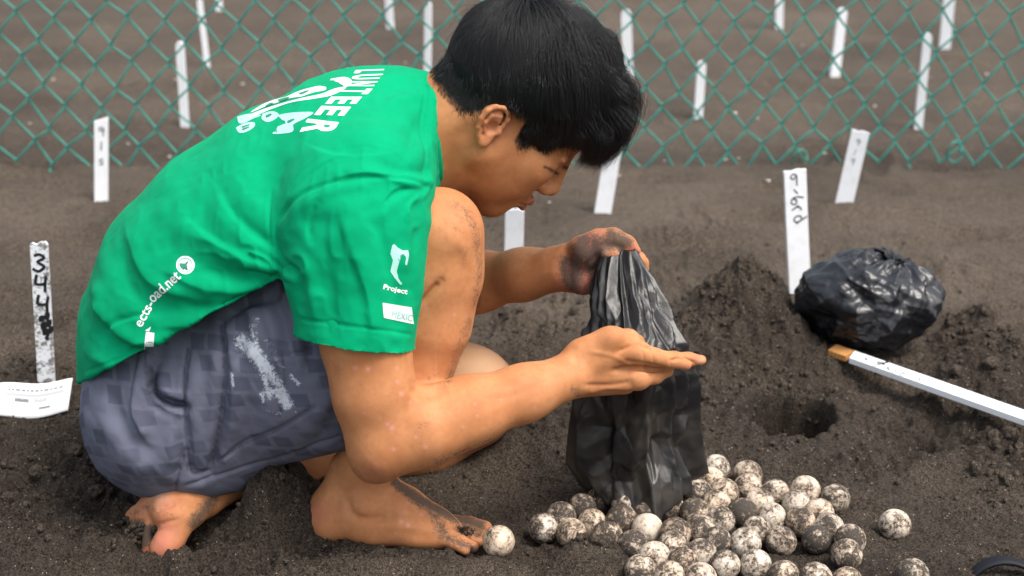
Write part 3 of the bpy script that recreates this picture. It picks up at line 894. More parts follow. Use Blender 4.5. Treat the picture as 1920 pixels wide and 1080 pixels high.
def build_body():
    lo = W(150, 1070, 1.33); h = 0.0017
    f = Field((-0.50, 1.30, -0.03), (0.24, 1.83, 0.70), h)
    L = Limb(f)
    build_head(f)
    # neck and the trunk inside the clothes
    f.chain([W(720, 300, 1.58), W(828, 250, 1.58), H(-0.028, 0, -0.035)], [0.062, 0.0585, 0.052], 0.02, 0.01)
    f.chain([W(790, 290, 1.58), H(0.018, 0, -0.070)], [0.050, 0.036], 0.025, 0.01)
    f.cap(H(-0.040, 0, 0.0), W(822, 243, 1.58), 0.044, 0.050, 0.02)
    for s in (-1, 1): f.cap(H(-0.030, s * 0.048, -0.010), W(800, 250, 1.58) + (0, s * 0.035, 0), 0.016, 0.022, 0.02)   # side muscles of the neck
    L([(300, 690, 1.58, 105), (360, 560, 1.58, 110), (450, 440, 1.58, 115), (560, 345, 1.58, 118), (680, 290, 1.58, 100)], 0.03, ((0, 1, 0), 1.45))
    L([(690, 300, 1.58, 85), (700, 330, 1.47, 70)], 0.03); L([(690, 300, 1.58, 85), (720, 250, 1.70, 70)], 0.03)
    # right (near) arm
    L([(690, 370, 1.425, 70), (676, 520, 1.395, 72), (686, 640, 1.385, 77), (702, 740, 1.375, 70), (718, 822, 1.372, 66)], 0.025, ((0, 1, 0), 0.82))
    L([(722, 832, 1.372, 60), (800, 800, 1.385, 67), (880, 770, 1.400, 60), (980, 738, 1.420, 48), (1068, 706, 1.438, 42)], 0.022)
    f.ell(W(700, 868, 1.372), [0.020, 0.018, 0.020], None, 0.02)
    # right hand: back turned to the camera, fingers pointing on to the right, pinching the bag
    hy = 1.450
    L([(1072, 706, 1.440, 43), (1128, 682, hy, 52), (1160, 682, hy + .004, 48)], 0.014, ((0, 1, 0.2), 0.52))
    L([(1098, 668, hy, 40), (1148, 642, hy, 30)], 0.014, ((0, 1, 0.2), 0.62))
    L([(1100, 715, hy, 30), (1170, 718, hy + .006, 24)], 0.012, ((0, 1, 0.2), 0.7))
    L([(1140, 640, hy, 27), (1178, 638, hy + .006, 19), (1192, 643, hy + .022, 14), (1205, 656, hy + .036, 10)], 0.007)             # index, bent behind
    L([(1150, 668, hy, 25), (1200, 663, hy - .006, 20), (1226, 669, hy - .003, 16.5), (1254, 675, hy + .002, 15.5), (1287, 684, hy + .008, 10)], 0.004, None, 0.003)          # middle, straight
    L([(1150, 690, hy + .006, 22), (1205, 682, hy + .014, 15), (1262, 673, hy + .022, 12.5), (1290, 674, hy + .026, 11.5), (1315, 675, hy + .028, 9.5)], 0.003)  # ring
    L([(1150, 712, hy + .004, 25), (1196, 708, hy - .002, 20), (1228, 704, hy + .010, 14), (1252, 696, hy + .026, 11)], 0.003)      # little, curled under
    L([(1100, 690, hy + .020, 24), (1145, 668, hy + .038, 19), (1185, 664, hy + .046, 16), (1212, 668, hy + .046, 12)], 0.012)      # thumb, behind the bag
    for (x, y) in ((1152, 632), (1192, 657), (1196, 710)): f.ell(W(x, y, hy - .008), [0.008, 0.006, 0.007], None, 0.014)          # knuckles
    for a, b in (((1095, 690), (1185, 660)), ((1095, 714), (1185, 706)), ((1092, 728), (1170, 722))):                             # tendons
        f.cap(W(*a, hy - .014), W(*b, hy - .012), 0.0022, 0.003, 0.010)
    # left (far) arm
    L([(735, 255, 1.735, 70), (790, 430, 1.755, 62), (800, 540, 1.745, 55), (870, 532, 1.715, 52), (905, 527, 1.700, 50), (980, 515, 1.665, 44), (1050, 503, 1.640, 41)], 0.022)
    # left hand: palm to the camera, thumb over the top, fingers closing round the bag from behind
    hz = 1.630
    L([(1045, 503, 1.640, 40), (1090, 500, hz, 50), (1122, 498, hz, 50)], 0.014, ((0, 1, 0.1), 0.50))
    f.ell(W(1094, 528, hz - .012), [0.018, 0.012, 0.017], None, 0.012)                       # heel of the hand
    f.ell(W(1100, 472, hz - .014), [0.020, 0.013, 0.015], HR, 0.012)                         # ball of the thumb
    L([(1096, 470, hz - .008, 27), (1122, 452, hz - .012, 20), (1150, 446, hz - .014, 16), (1176, 457, hz - .016, 13), (1193, 470, hz - .018, 8.5)], 0.010)
    for k, (dy, r) in enumerate(((0, 15), (17, 15), (33, 14), (47, 12))):                     # four fingers from the far side of the palm
        yy = 484 + dy
        L([(1118, yy, hz + .012, 18), (1165, yy - 2, hz + .026, r), (1196, yy + 2, hz + .020, r - 2.5), (1206 if k < 2 else 1196, yy + 8, hz - .002, r - 4)], 0.006)
    L([(1200, 488, hz - .004, 11), (1170, 480, hz - .022, 10), (1148, 478, hz - .026, 9.5), (1133, 475, hz - .028, 9)], 0.003)
    # right leg: foot planted, knee up beside the arm
    L([(330, 770, 1.54, 76), (470, 700, 1.515, 84), (640, 590, 1.490, 92), (760, 490, 1.472, 88), (816, 436, 1.470, 76)], 0.025)
    f.ell(W(841, 432, 1.470), [0.027, 0.032, 0.033], None, 0.03)
    L([(820, 442, 1.470, 74), (822, 520, 1.470, 74), (796, 600, 1.470, 82), (768, 680, 1.470, 76), (722, 790, 1.470, 60), (690, 870, 1.468, 50), (668, 925, 1.468, 50)], 0.022)
    f.ell(W(868, 490, 1.468), [0.014, 0.020, 0.030], None, 0.02)
    # right foot
    F = L
    F([(668, 930, 1.468, 52), (640, 950, 1.468, 46), (622, 965, 1.470, 40)], 0.02)
    f.ell(W(616, 966, 1.470), [0.024, 0.024, 0.022], None, 0.02)
    F([(690, 940, 1.462, 50), (755, 962, 1.455, 42), (815, 985, 1.450, 27), (845, 995, 1.450, 20)], 0.02, ((0, 1, 0), 1.25))
    F([(620, 975, 1.462, 30), (700, 985, 1.450, 30), (780, 990, 1.442, 24), (835, 1004, 1.436, 18)], 0.02, ((0, 1, 0), 1.25))
    f.ell(W(676, 944, 1.436), [0.013, 0.010, 0.013], None, 0.010)                            # ankle bone
    f.ell(W(636, 900, 1.475), [0.012, 0.012, 0.030], None, 0.014)                            # tendon above the heel
    for (a, b, c, r) in (((830, 980, 1.478), (880, 985, 1.478), (908, 992, 1.476), 16), ((835, 988, 1.462), (878, 996, 1.460), (902, 1004, 1.458), 11.5),
                         ((832, 995, 1.449), (872, 1006, 1.446), (896, 1016, 1.443), 11), ((828, 1001, 1.437), (864, 1014, 1.432), (888, 1026, 1.428), 10.5),
                         ((820, 1003, 1.427), (850, 1019, 1.420), (872, 1031, 1.416), 10)):
        L([(*a, r + 2), (*b, r), (*c, r)], 0.004, None, 0.003)
    # left leg: kneeling, toes tucked under behind
    L([(330, 740, 1.66, 105), (600, 730, 1.665, 105), (800, 735, 1.67, 90), (876, 748, 1.67, 84)], 0.025)
    L([(880, 760, 1.665, 80), (800, 820, 1.65, 68), (680, 850, 1.61, 56), (560, 870, 1.57, 42), (470, 892, 1.53, 32), (405, 918, 1.495, 30), (380, 935, 1.475, 32)], 0.02)
    f.ell(W(905, 732, 1.655), [0.036, 0.036, 0.042], None, 0.03)
    L([(700, 715, 1.67, 84), (860, 726, 1.668, 78)], 0.03)
    # left foot: sole turned back, big toe towards the camera
    L([(378, 935, 1.475, 34), (345, 942, 1.462, 40), (312, 925, 1.475, 28), (294, 926, 1.485, 22)], 0.014)
    L([(350, 955, 1.445, 38), (333, 968, 1.435, 36)], 0.012)
    f.ell(W(328, 958, 1.438), [0.022, 0.022, 0.018], None, 0.012)
    L([(335, 975, 1.432, 31), (326, 1002, 1.420, 23), (313, 1022, 1.412, 26), (306, 1030, 1.410, 24)], 0.008)                    # big toe
    L([(322, 955, 1.450, 34), (288, 965, 1.472, 30), (258, 970, 1.490, 24)], 0.014)                                              # ball of the sole
    for k, (x0, y0, x1, y1, Y) in enumerate(((285, 985, 276, 1030, 1.435), (270, 982, 262, 1026, 1.452), (256, 978, 248, 1016, 1.468), (244, 972, 234, 1006, 1.485))):
        L([(x0, y0, Y + .01, 14), (x1, y1, Y, 11)], 0.006)
    V, F = f.mesh(2)
    return V, F
BV, BF = build_body()
BODY_MARKS = [   # creases, tendons and hollows modelled into the skin
    ([(650, 925), (655, 955), (672, 972), (700, 975), (730, 966)], 9, -3.2), ([(640, 905), (632, 940), (628, 965)], 10, -1.6), ([(622, 880), (610, 930), (596, 955)], 8, 1.2),
    ([(700, 985), (740, 988), (790, 985)], 9, 1.2), ([(740, 930), (790, 958), (840, 985)], 6, 1.4), ([(755, 945), (800, 975), (835, 1000)], 5, -1.2), ([(830, 1003), (800, 1008), (760, 1002)], 8, -1.0),
    ([(842, 992), (880, 1000), (903, 1009)], 3, -2.4), ([(840, 1001), (875, 1012), (893, 1022)], 3, -2.4), ([(835, 1008), (865, 1021), (884, 1031)], 3, -2.4),
    ([(876, 985), (880, 995)], 4, -1.0), ([(868, 1000), (872, 1010)], 4, -1.0),
    ([(770, 574), (795, 562), (815, 540), (826, 528)], 6, -5.0), ([(800, 590), (830, 560), (845, 520)], 18, 2.0), ([(850, 445), (872, 470), (880, 510)], 12, 2.0), ([(830, 400), (858, 410)], 14, -1.2),
    ([(772, 722), (780, 735), (800, 742), (830, 738)], 7, -2.6), ([(775, 740), (760, 790), (770, 830)], 16, -1.2), ([(690, 870), (715, 885)], 10, 1.4), ([(820, 850), (900, 815), (1000, 765)], 16, 1.2),
    ([(900, 760), (980, 735), (1060, 700)], 10, -0.9), ([(1076, 660), (1082, 705), (1078, 745)], 7, -1.0),
    ([(1150, 695), (1185, 690), (1225, 694), (1250, 694)], 4, -4.0), ([(1160, 660), (1190, 646), (1206, 649), (1222, 656)], 3.5, -2.6), ([(1258, 676), (1275, 672), (1292, 675), (1302, 681)], 2.5, -2.6), ([(1170, 676), (1210, 682), (1245, 690)], 3, -1.2), ([(1205, 655), (1208, 680)], 2.6, -0.8), ([(1215, 694), (1222, 708)], 2.6, -1.0), ([(1188, 625), (1196, 640)], 4, -1.2), ([(1222, 656), (1226, 684)], 3, -0.8), ([(1256, 664), (1258, 690)], 2.6, -0.7),
    ([(1100, 735), (1150, 735), (1190, 725)], 5, 1.3), ([(1095, 722), (1150, 722), (1180, 715)], 4, -1.3), ([(1110, 660), (1150, 668), (1190, 690)], 4, 0.9),
    ([(1128, 462), (1118, 480), (1098, 500), (1088, 525)], 5, -1.8), ([(1130, 490), (1110, 508), (1100, 520)], 4, -1.2), ([(1066, 470), (1068, 505), (1072, 540)], 5, -1.0), ([(1150, 440), (1146, 455)], 3, -0.9),
    ([(835, 330), (850, 260), (895, 245)], 14, -1.5), ([(845, 345), (870, 310), (905, 285)], 12, 1.6), ([(300, 952), (318, 948), (330, 940)], 5, -2.4), ([(298, 985), (316, 978), (334, 975)], 4, -1.6),
    ([(1005, 352), (992, 362), (975, 378)], 5, -1.0)]
BV = push(BV, BF, BODY_MARKS).astype(np.float32)
# ------------------------------------------------------------------ skin: colour, dust and marks carried by the body
BN = vnormals(BV, BF); BP = to_px(BV); BFACE = facing(BV, BN)
def blot(P, face, strokes):            # soft strokes (points in photo pixels, half width, strength) laid on the surface that faces the lens
    a = np.zeros(len(P))
    for line, w, s in strokes:
        if len(line) == 1: d = np.hypot(P[:, 0] - line[0][0], P[:, 1] - line[0][1])
        else: d, _ = seg_dist(P, line)
        a = np.maximum(a, s * np.exp(-(d / w) ** 2))
    return a * face
HL = to_head(BV)
inhead = (np.abs(HL) < (0.16, 0.10, 0.16)).all(1)
def hblot(c, R, p=1): return np.where(inhead, np.exp(-(((HL - c) / R) ** 2).sum(1) ** p), 0)
dirt = blot(BP, BFACE, [
    ([(1058, 492), (1064, 520), (1078, 546)], 20, 0.66), ([(1095, 452), (1080, 490), (1076, 525)], 26, 0.72), ([(1160, 447), (1130, 462), (1105, 500), (1120, 455)], 30, 0.68),
    ([(1110, 530), (1100, 548)], 34, 0.52), ([(1145, 438), (1180, 455)], 16, 0.72), ([(1140, 452), (1165, 462)], 10, 0.95), ([(1098, 478), (1118, 472)], 11, 0.95),
    ([(872, 395), (892, 430), (900, 500), (892, 570)], 15, 0.50), ([(850, 385), (880, 400)], 20, 0.46), ([(880, 600), (850, 690), (835, 725)], 15, 0.48), ([(820, 700), (800, 720)], 20, 0.36), ([(860, 420), (880, 470)], 26, 0.36),
    ([(880, 845), (930, 825), (820, 868)], 15, 0.52), ([(790, 800), (800, 790)], 12, 0.40), ([(940, 815), (1000, 790)], 10, 0.42), ([(1075, 730), (1085, 745)], 12, 0.55),
    ([(745, 905), (790, 940), (850, 968), (900, 985)], 17, 0.85), ([(815, 960), (830, 1000)], 22, 0.65), ([(860, 990), (900, 1000)], 16, 0.7), ([(840, 1010), (890, 1030)], 14, 0.7),
    ([(255, 990), (275, 1000), (262, 1015)], 22, 1.0), ([(300, 990)], 10, 0.5), ([(400, 935), (365, 980)], 20, 0.72), ([(330, 975), (340, 950)], 14, 0.36), ([(290, 960), (320, 965)], 16, 0.42), ([(665, 880), (680, 900)], 16, 0.4), ([(636, 1000)], 8, 0.3),
    ([(250, 960), (285, 950)], 16, 0.5)])
for q in ([(1195, 473)],): dirt *= 1 - 0.9 * np.exp(-(np.hypot(BP[:, 0] - q[0][0], BP[:, 1] - q[0][1]) / 14) ** 2)
pink = blot(BP, BFACE, [([(1080, 525), (1110, 540)], 36, 1.0), ([(1110, 462), (1090, 500)], 34, 1.0), ([(1186, 465), (1197, 474)], 8, 1.0), ([(305, 1000), (303, 1030)], 30, 0.8),
                        ([(310, 945)], 26, 0.55), ([(590, 965)], 22, 0.6), ([(268, 955)], 26, 0.4), ([(1310, 675)], 10, 0.5), ([(1288, 685)], 9, 0.3), ([(700, 888)], 22, 0.4),
                        ([(265, 1030)], 14, 0.8), ([(640, 950)], 14, 0.25), ([(925, 235)], 30, 0.35), ([(1030, 355)], 12, 0.3), ([(880, 1020)], 10, 0.4)])
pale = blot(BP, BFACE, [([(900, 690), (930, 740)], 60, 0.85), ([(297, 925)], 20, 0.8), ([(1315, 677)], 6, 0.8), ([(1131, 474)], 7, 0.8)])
pale = np.where((BP[:, 0] > 820) & (BP[:, 1] > 600) & (BP[:, 0] < 1120) & (BV[:, 1] < 1.56), 0, pale)      # only the far knee gets lighter colour, for the light falling on it
dirt = np.where((BP[:, 0] > 1040) & (BV[:, 1] > 1.55), np.minimum(dirt * 1.15, 1), dirt)
rng = np.random.default_rng(12)
spots = [([(rng.uniform(640, 960), 0)], 0, 0)][:0]
for (x, y, w, s) in ((752, 738, 5, 1.0), (690, 692, 5, .8), (745, 715, 4, .6), (735, 802, 6, .7), (683, 775, 4, .4), (744, 690, 4, .6), (665, 690, 6, .35), (780, 820, 4, .6),
                     (727, 795, 5, .6), (798, 838, 5, .6), (890, 757, 3, .5), (895, 780, 3, .5), (738, 842, 5, .5), (820, 790, 4, .3), (712, 785, 4, .4), (640, 650, 5, .4),
                     (715, 650, 4, .4), (800, 578, 5, .5), (852, 590, 4, .6), (835, 610, 3, .4), (752, 978, 5, .8), (790, 965, 4, .4), (765, 985, 5, .9), (742, 1000, 4, .5), (760, 960, 4, .4),
                     (700, 735, 4, .3), (770, 755, 4, .3), (868, 800, 4, .4), (940, 750, 3, .4), (660, 720, 4, .3)):
    spots.append(([(x, y)], w * 0.8, min(1.0, s * 1.35)))
spot = blot(BP, BFACE, spots)
lips = hblot((0.096, 0, -0.0630), (0.016, 0.019, 0.0048), 2) + hblot((0.094, 0, -0.0755), (0.016, 0.017, 0.0058), 2)
lips = np.clip(lips, 0, 1)
brow = np.zeros(len(BV))
for s in (-1, 1):
    for t in np.linspace(0, 1, 9):
        c = np.array([0.094 - 0.024 * t, s * (0.014 + 0.032 * t), 0.0245 + 0.005 * math.sin(t * 2.6) - 0.002 * t])
        brow = np.maximum(brow, hblot(c, (0.02, 0.0055, 0.0046 - 0.0018 * t), 1.6) * (0.95 if s > 0 else 0.0))
    for t in np.linspace(0, 1, 12):     # lashes of the lowered eye
        c = np.array([0.086 - 0.006 * t, s * (0.019 + 0.026 * t), -0.0015 - 0.003 * math.sin(t * 3.0)])
        brow = np.maximum(brow, hblot(c, (0.012, 0.0030, 0.0016), 1.6) * (0.95 if s > 0 else 0.0))
    brow = np.maximum(brow, 0.45 * hblot((0.099, s * 0.010, -0.054), (0.012, 0.010, 0.0035)))       # first shade of a moustache
brow = np.maximum(brow, blot(BP, BFACE, [([(1021, 313), (1032, 317), (1046, 326)], 2.8, 0.95), ([(1030, 318), (1042, 325)], 3.4, 0.8), ([(1024, 320), (1044, 328)], 6.0, 0.22), ([(1050, 309), (1060, 312)], 5.0, 0.35), ([(1058, 314), (1072, 317), (1090, 323)], 4.2, 0.98),
    ([(1010, 372), (1000, 378), (985, 388), (968, 390)], 2.2, 0.5), ([(998, 366), (985, 376), (975, 381)], 5, 0.28)]))  # shading under the eye and between the lips is painted in too
# scalp under the hair
def hair_line(q):                       # >0 where hair grows, in head coordinates
    x, y, z = q[:, 0], np.abs(q[:, 1]), q[:, 2]
    top = z - np.interp(x, [-0.12, -0.07, -0.045, -0.030, -0.022, 0.008, 0.016, 0.028, 0.042, 0.060, 0.080, 0.10],
                           [-0.036, -0.040, -0.036, -0.014, 0.016, 0.016, -0.014, -0.020, 0.012, 0.036, 0.056, 0.066])
    return top
scalp = np.where((np.abs(HL) < (0.16, 0.09, 0.16)).all(1), smoothstep(-0.003, 0.010, hair_line(HL)), 0)
earish = np.where(inhead & (np.abs(HL[:, 1]) > 0.0715) & (HL[:, 2] < 0.03), 1.0, 0.0)
scalp *= 1 - earish
def skin_material():
    m = Mat('tanned_skin')
    n1 = m.noise(22, 4, 0.6); n2 = m.noise(160, 4, 0.6); n3 = m.noise(520, 3, 0.65); n4 = m.noise(1300, 2, 0.6)
    c = m.mix(m.ramp(n1, 0.3, 0.7), (0.425, 0.172, 0.070), (0.515, 0.226, 0.098))
    c = m.mix(m.math('MULTIPLY', m.ramp(n2, 0.42, 0.75), 0.38), c, (0.38, 0.140, 0.06))
    n5 = m.noise(60, 4, 0.6)
    c = m.mix(m.math('MULTIPLY', m.ramp(n5, 0.45, 0.75), 0.30), c, (0.345, 0.132, 0.056))
    c = m.mix(m.math('MULTIPLY', m.ramp(n5, 0.50, 0.25), 0.22), c, (0.55, 0.27, 0.13))
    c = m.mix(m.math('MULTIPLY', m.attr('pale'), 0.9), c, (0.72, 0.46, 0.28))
    c = m.mix(m.math('MULTIPLY', m.attr('pink'), 0.8), c, (0.42, 0.135, 0.105))
    c = m.mix(m.math('MULTIPLY', m.attr('spot'), 0.85), c, (0.62, 0.285, 0.235))
    c = m.mix(m.math('MULTIPLY', m.attr('lips'), 0.85), c, (0.42, 0.105, 0.090))
    c = m.mix(m.math('MULTIPLY', m.attr('brow'), 0.95), c, (0.010, 0.008, 0.007))
    c = m.mix(m.attr('scalp'), c, (0.010, 0.009, 0.009))
    d = m.math('MAXIMUM', m.attr('dirt'), m.math('MULTIPLY', m.math('SUBTRACT', 1.0, m.attr('clean')), 0.14))
    dm = m.math('ADD', m.math('ADD', m.math('MULTIPLY', d, 0.95), m.math('MULTIPLY', n2, 0.55)), m.math('MULTIPLY', n3, 0.85))
    dm = m.math('MULTIPLY', m.ramp(dm, 1.0, 1.45), m.ramp(d, 0.03, 0.25))
    c = m.mix(m.math('MULTIPLY', dm, 0.92), c, m.mix(n4, (0.030, 0.024, 0.020), (0.13, 0.105, 0.085)))
    vo = m.n('ShaderNodeTexVoronoi', feature='DISTANCE_TO_EDGE'); vo.inputs['Scale'].default_value = 900; m.l(m.obj(), vo.inputs['Vector'])
    h = m.math('ADD', m.math('ADD', m.math('MULTIPLY', n3, 0.45), m.math('MULTIPLY', vo.outputs['Distance'], 0.8)), m.math('MULTIPLY', dm, 1.2))
    m.set(color=c, rough=m.math('ADD', 0.58, m.math('MULTIPLY', dm, 0.35)), spec=0.20, sss=0.10, normal=m.bump(h, 0.26, 0.0012))
    m.b.inputs['Subsurface Radius'].default_value = (0.5, 0.2, 0.1); m.b.inputs['Subsurface Scale'].default_value = 0.012
    return m.m
SKIN = skin_material()
person = mesh_obj('person', BV, BF, SKIN, attrs={'dirt': dirt, 'pink': pink, 'pale': pale, 'spot': spot, 'lips': lips, 'brow': brow, 'scalp': scalp, 'clean': np.where(inhead, 1.0, 0.0)})
tag(person, 'barefoot person in a green T-shirt and grey shorts squatting over the eggs', 'person')
# ------------------------------------------------------------------ clothes
def build_shirt():
    f = Field((-0.54, 1.28, 0.16), (0.02, 1.84, 0.66), 0.0019)
    L = Limb(f)
    Y0 = 1.58
    P = [(292, 690, 134), (312, 610, 148), (355, 515, 160), (434, 434, 162), (534, 358, 154), (642, 296, 146), (730, 256, 116)]
    pts, rs = [], []
    for (x, y, r) in P:
        p, q = pr(x, y, Y0, r); pts.append(p); rs.append(q)
    fl = [1.50, 1.50, 1.52, 1.56, 1.62, 1.62, 1.45]
    for i in range(len(pts) - 1): f.cap(pts[i], pts[i + 1], rs[i], rs[i + 1], 0.02, ((0, 1, 0), fl[i]))
    # shoulders
    L([(700, 285, 1.60, 118), (690, 350, 1.445, 112)], 0.05)
    L([(700, 285, 1.60, 118), (745, 262, 1.715, 92)], 0.04)
    f.cap(*[W(700, 262, 1.585), W(800, 248, 1.58)], 0.066, 0.064, 0.03)
    # belly cloth hanging between chest and thigh, back of the hem hanging free
    L([(330, 640, 1.50, 95), (430, 560, 1.475, 85), (520, 470, 1.455, 80)], 0.05)
    # hem: cut by a plane that runs along the line where the shirt rides up on the shorts
    a, b = W(160, 712, 1.52), W(556, 500, 1.44)
    ax = b - a; n = np.cross(ax, (0, 1.0, -0.25)); n = n if n[2] < 0 else -n
    f.cut(a, n)
    f.cut(a + 0.004 * n / np.linalg.norm(n) * 0, n)
    # right sleeve: wide, open at the bottom
    s = [pr(664, 420, 1.425, 140)[0], pr(666, 520, 1.405, 128)[0], pr(668, 660, 1.385, 112)[0]]
    r = [pr(672, 420, 1.425, 136)[1], pr(668, 520, 1.405, 122)[1], pr(668, 660, 1.385, 110)[1]]
    ext = s[2] + (s[2] - s[1]) * 0.4
    g = Field(f.lo, f.lo + (f.n - 1) * f.h, f.h)
    g.cap(s[0], s[1], r[0], r[1], 0, ((0, 1, 0), 0.80)); g.cap(s[1], ext, r[1], r[2] * 1.0, 0.02, ((0, 1, 0), 0.84))
    g.cap(W(690, 350, 1.445), s[0], 0.060, 0.066, 0.03)
    hemL, hemR = W(560, 628, 1.385), W(777, 657, 1.385)
    hn = np.cross(hemR - hemL, (0, 1.0, -0.22)); hn = hn if hn[2] < 0 else -hn
    g.cut(hemL, hn)
    g.cap(s[1], ext, r[1] - 0.0058, r[2] - 0.0056, 0.004, ((0, 1, 0), 0.82), 'sub')
    hh = np.maximum(0.016 - np.abs(f.D - g.D), 0)
    f.D = np.minimum(f.D, g.D) - hh * hh / 0.064
    f.cap(s[1] * 0.55 + s[2] * 0.45, ext, r[1] - 0.012, r[2] - 0.0056, 0.004, ((0, 1, 0), 0.82), 'sub')
    del g
    # left sleeve, far side
    L([(745, 262, 1.715, 92), (775, 380, 1.750, 88), (790, 450, 1.755, 82)], 0.03)
    # neck opening
    c0, c1 = W(823, 251, 1.578), W(905, 252, 1.578)
    f.cut(c0 + (0.004, 0, 0), c1 - c0, 0.004, c0, 0.13)
    f.cap(c0 - (c1 - c0) * 0.35, c1, 0.0605, 0.0605, 0.003, None, 'sub')
    V, F = f.mesh(3)
    return V, F
SV, SF = build_shirt()
SHIRT_FOLDS = [
    # armhole seam of the near sleeve
    ([(556, 508), (528, 478), (516, 440), (528, 400), (562, 365), (610, 345), (680, 332), (750, 336), (806, 350)], 4.5, -2.2),
    ([(540, 470), (532, 440), (545, 405), (580, 375), (630, 355), (700, 345)], 11, 1.6),
    # folds that fan out from the armpit towards the back
    ([(545, 512), (470, 490), (390, 450), (360, 425)], 16, 4.0, 1), ([(548, 498), (480, 455), (425, 400), (400, 350)], 18, 3.0, 1), ([(530, 450), (470, 380), (440, 330)], 26, 2.2),
    ([(545, 520), (450, 520), (360, 500)], 16, -4.0), ([(520, 470), (455, 425), (415, 375)], 15, -3.0),
    ([(548, 530), (470, 545), (385, 540), (300, 500)], 20, 3.5, -1), ([(500, 560), (400, 580), (330, 570)], 16, -3.5),
    ([(470, 575), (380, 605), (300, 610)], 14, 3.0, -1),
    # lower back: long diagonal folds down to the hem
    ([(180, 560), (200, 600), (250, 640), (330, 640)], 16, 5.0, 1), ([(175, 600), (215, 645), (280, 665)], 14, -4.0), ([(215, 450), (235, 520), (262, 560), (320, 590)], 20, -4.0),
    ([(240, 420), (262, 500), (300, 540), (370, 560)], 20, 4.0, 1), ([(165, 660), (220, 690), (270, 660)], 12, 2.5), ([(300, 380), (310, 450), (345, 490)], 22, -2.5),
    ([(165, 520), (185, 560), (176, 610)], 12, 3.0),
    # hem stitching
    ([(160, 697), (270, 655), (390, 600), (470, 548), (548, 492)], 3.0, -1.0),
    # shoulder and collar
    ([(800, 152), (797, 200), (794, 260), (796, 338)], 4, -2.0), ([(812, 160), (809, 250), (810, 335)], 9, 1.4), ([(700, 155), (690, 180), (670, 200)], 10, -1.4), ([(600, 190), (560, 240), (545, 300)], 24, -1.4),
    ([(545, 530), (500, 510), (455, 505)], 5, -2.6, 1), ([(540, 515), (495, 480), (460, 470)], 5, 2.2, 1), ([(590, 380), (575, 420), (580, 450)], 7, -1.8, 1), ([(770, 350), (740, 362), (720, 385)], 6, -2.0, 1), ([(785, 365), (765, 385), (760, 410)], 6, 2.0, 1),
    ([(200, 620), (230, 600), (280, 590)], 6, -2.0, 1), ([(230, 660), (270, 640), (310, 635)], 6, 1.8, 1), ([(420, 585), (450, 560), (500, 545)], 6, -2.4, 1),
    ([(820, 340), (770, 345), (700, 325), (640, 330)], 13, 3.2, -1), ([(815, 320), (760, 322), (700, 308)], 12, -3.0), ([(800, 255), (770, 300), (745, 330)], 16, 2.6, 1),
    ([(805, 200), (778, 250), (765, 300)], 12, -2.4), ([(815, 180), (760, 180), (715, 200)], 12, 2.2), ([(790, 150), (740, 165), (700, 190)], 14, -2.0),
    ([(720, 260), (660, 270), (600, 300)], 34, -2.0), ([(740, 225), (690, 240), (640, 270)], 18, 1.8),
    # sleeve: soft vertical folds and its hem seam
    ([(640, 400), (665, 480), (690, 560), (700, 640)], 18, 3.2, 1), ([(700, 400), (725, 480), (742, 545), (745, 640)], 16, -3.4), ([(600, 420), (612, 500), (622, 580), (630, 630)], 18, -2.8),
    ([(570, 470), (580, 540), (590, 620)], 16, 2.6), ([(760, 380), (768, 440), (760, 520)], 14, 2.6), ([(780, 420), (770, 520), (772, 560)], 8, -2.0),
    ([(558, 597), (620, 608), (700, 617), (774, 628)], 3.0, -1.1),
    ([(540, 400), (600, 420), (660, 430)], 20, -1.8), ([(530, 500), (560, 520), (565, 570)], 10, -3.5),
]
SV = push(SV, SF, [(l, w, mm * 1.2, *rest) for l, w, mm, *rest in SHIRT_FOLDS])
_n = vnormals(SV, SF)
_am = 0.35 + np.exp(-(np.hypot(*(to_px(SV) - (520, 500)).T) / 130) ** 2) + np.exp(-(np.hypot(*(to_px(SV) - (790, 330)).T) / 90) ** 2)
_wr = (0.7 - np.abs(noise3(SV * (70, 40, 40) + 0.8 * noise3(SV * 15, 341)[:, None], 342)) * 2)
SV = SV + _n * (0.0011 * _am * _wr + 0.0012 * fbm3(SV * 26, 3, 301) + 0.0022 * noise3(SV * 12, 305))[:, None]
SV = relax(SV, SF, 1)
def shirt_material():
    m = Mat('green_jersey')
    a = m.noise(14, 4); b = m.noise(900, 2, 0.7)
    c = m.mix(m.ramp(a, 0.3, 0.7), (0.000, 0.268, 0.116), (0.000, 0.315, 0.138))
    wv = m.n('ShaderNodeTexWave', bands_direction='DIAGONAL'); wv.inputs['Scale'].default_value = 420; wv.inputs['Distortion'].default_value = 1.0; m.l(m.obj(), wv.inputs['Vector'])
    m.set(color=c, rough=0.9, spec=0.08, sheen=0.04, normal=m.bump(m.math('ADD', m.math('MULTIPLY', wv.outputs[0], 0.5), b), 0.22, 0.0008))
    m.b.inputs['Sheen Tint'].default_value = (0.3, 1.0, 0.7, 1)
    return m.m
GREEN = shirt_material()
def child(o, parent):
    o.parent = parent; return o
shirt = child(mesh_obj('t_shirt', SV, SF, GREEN), person)

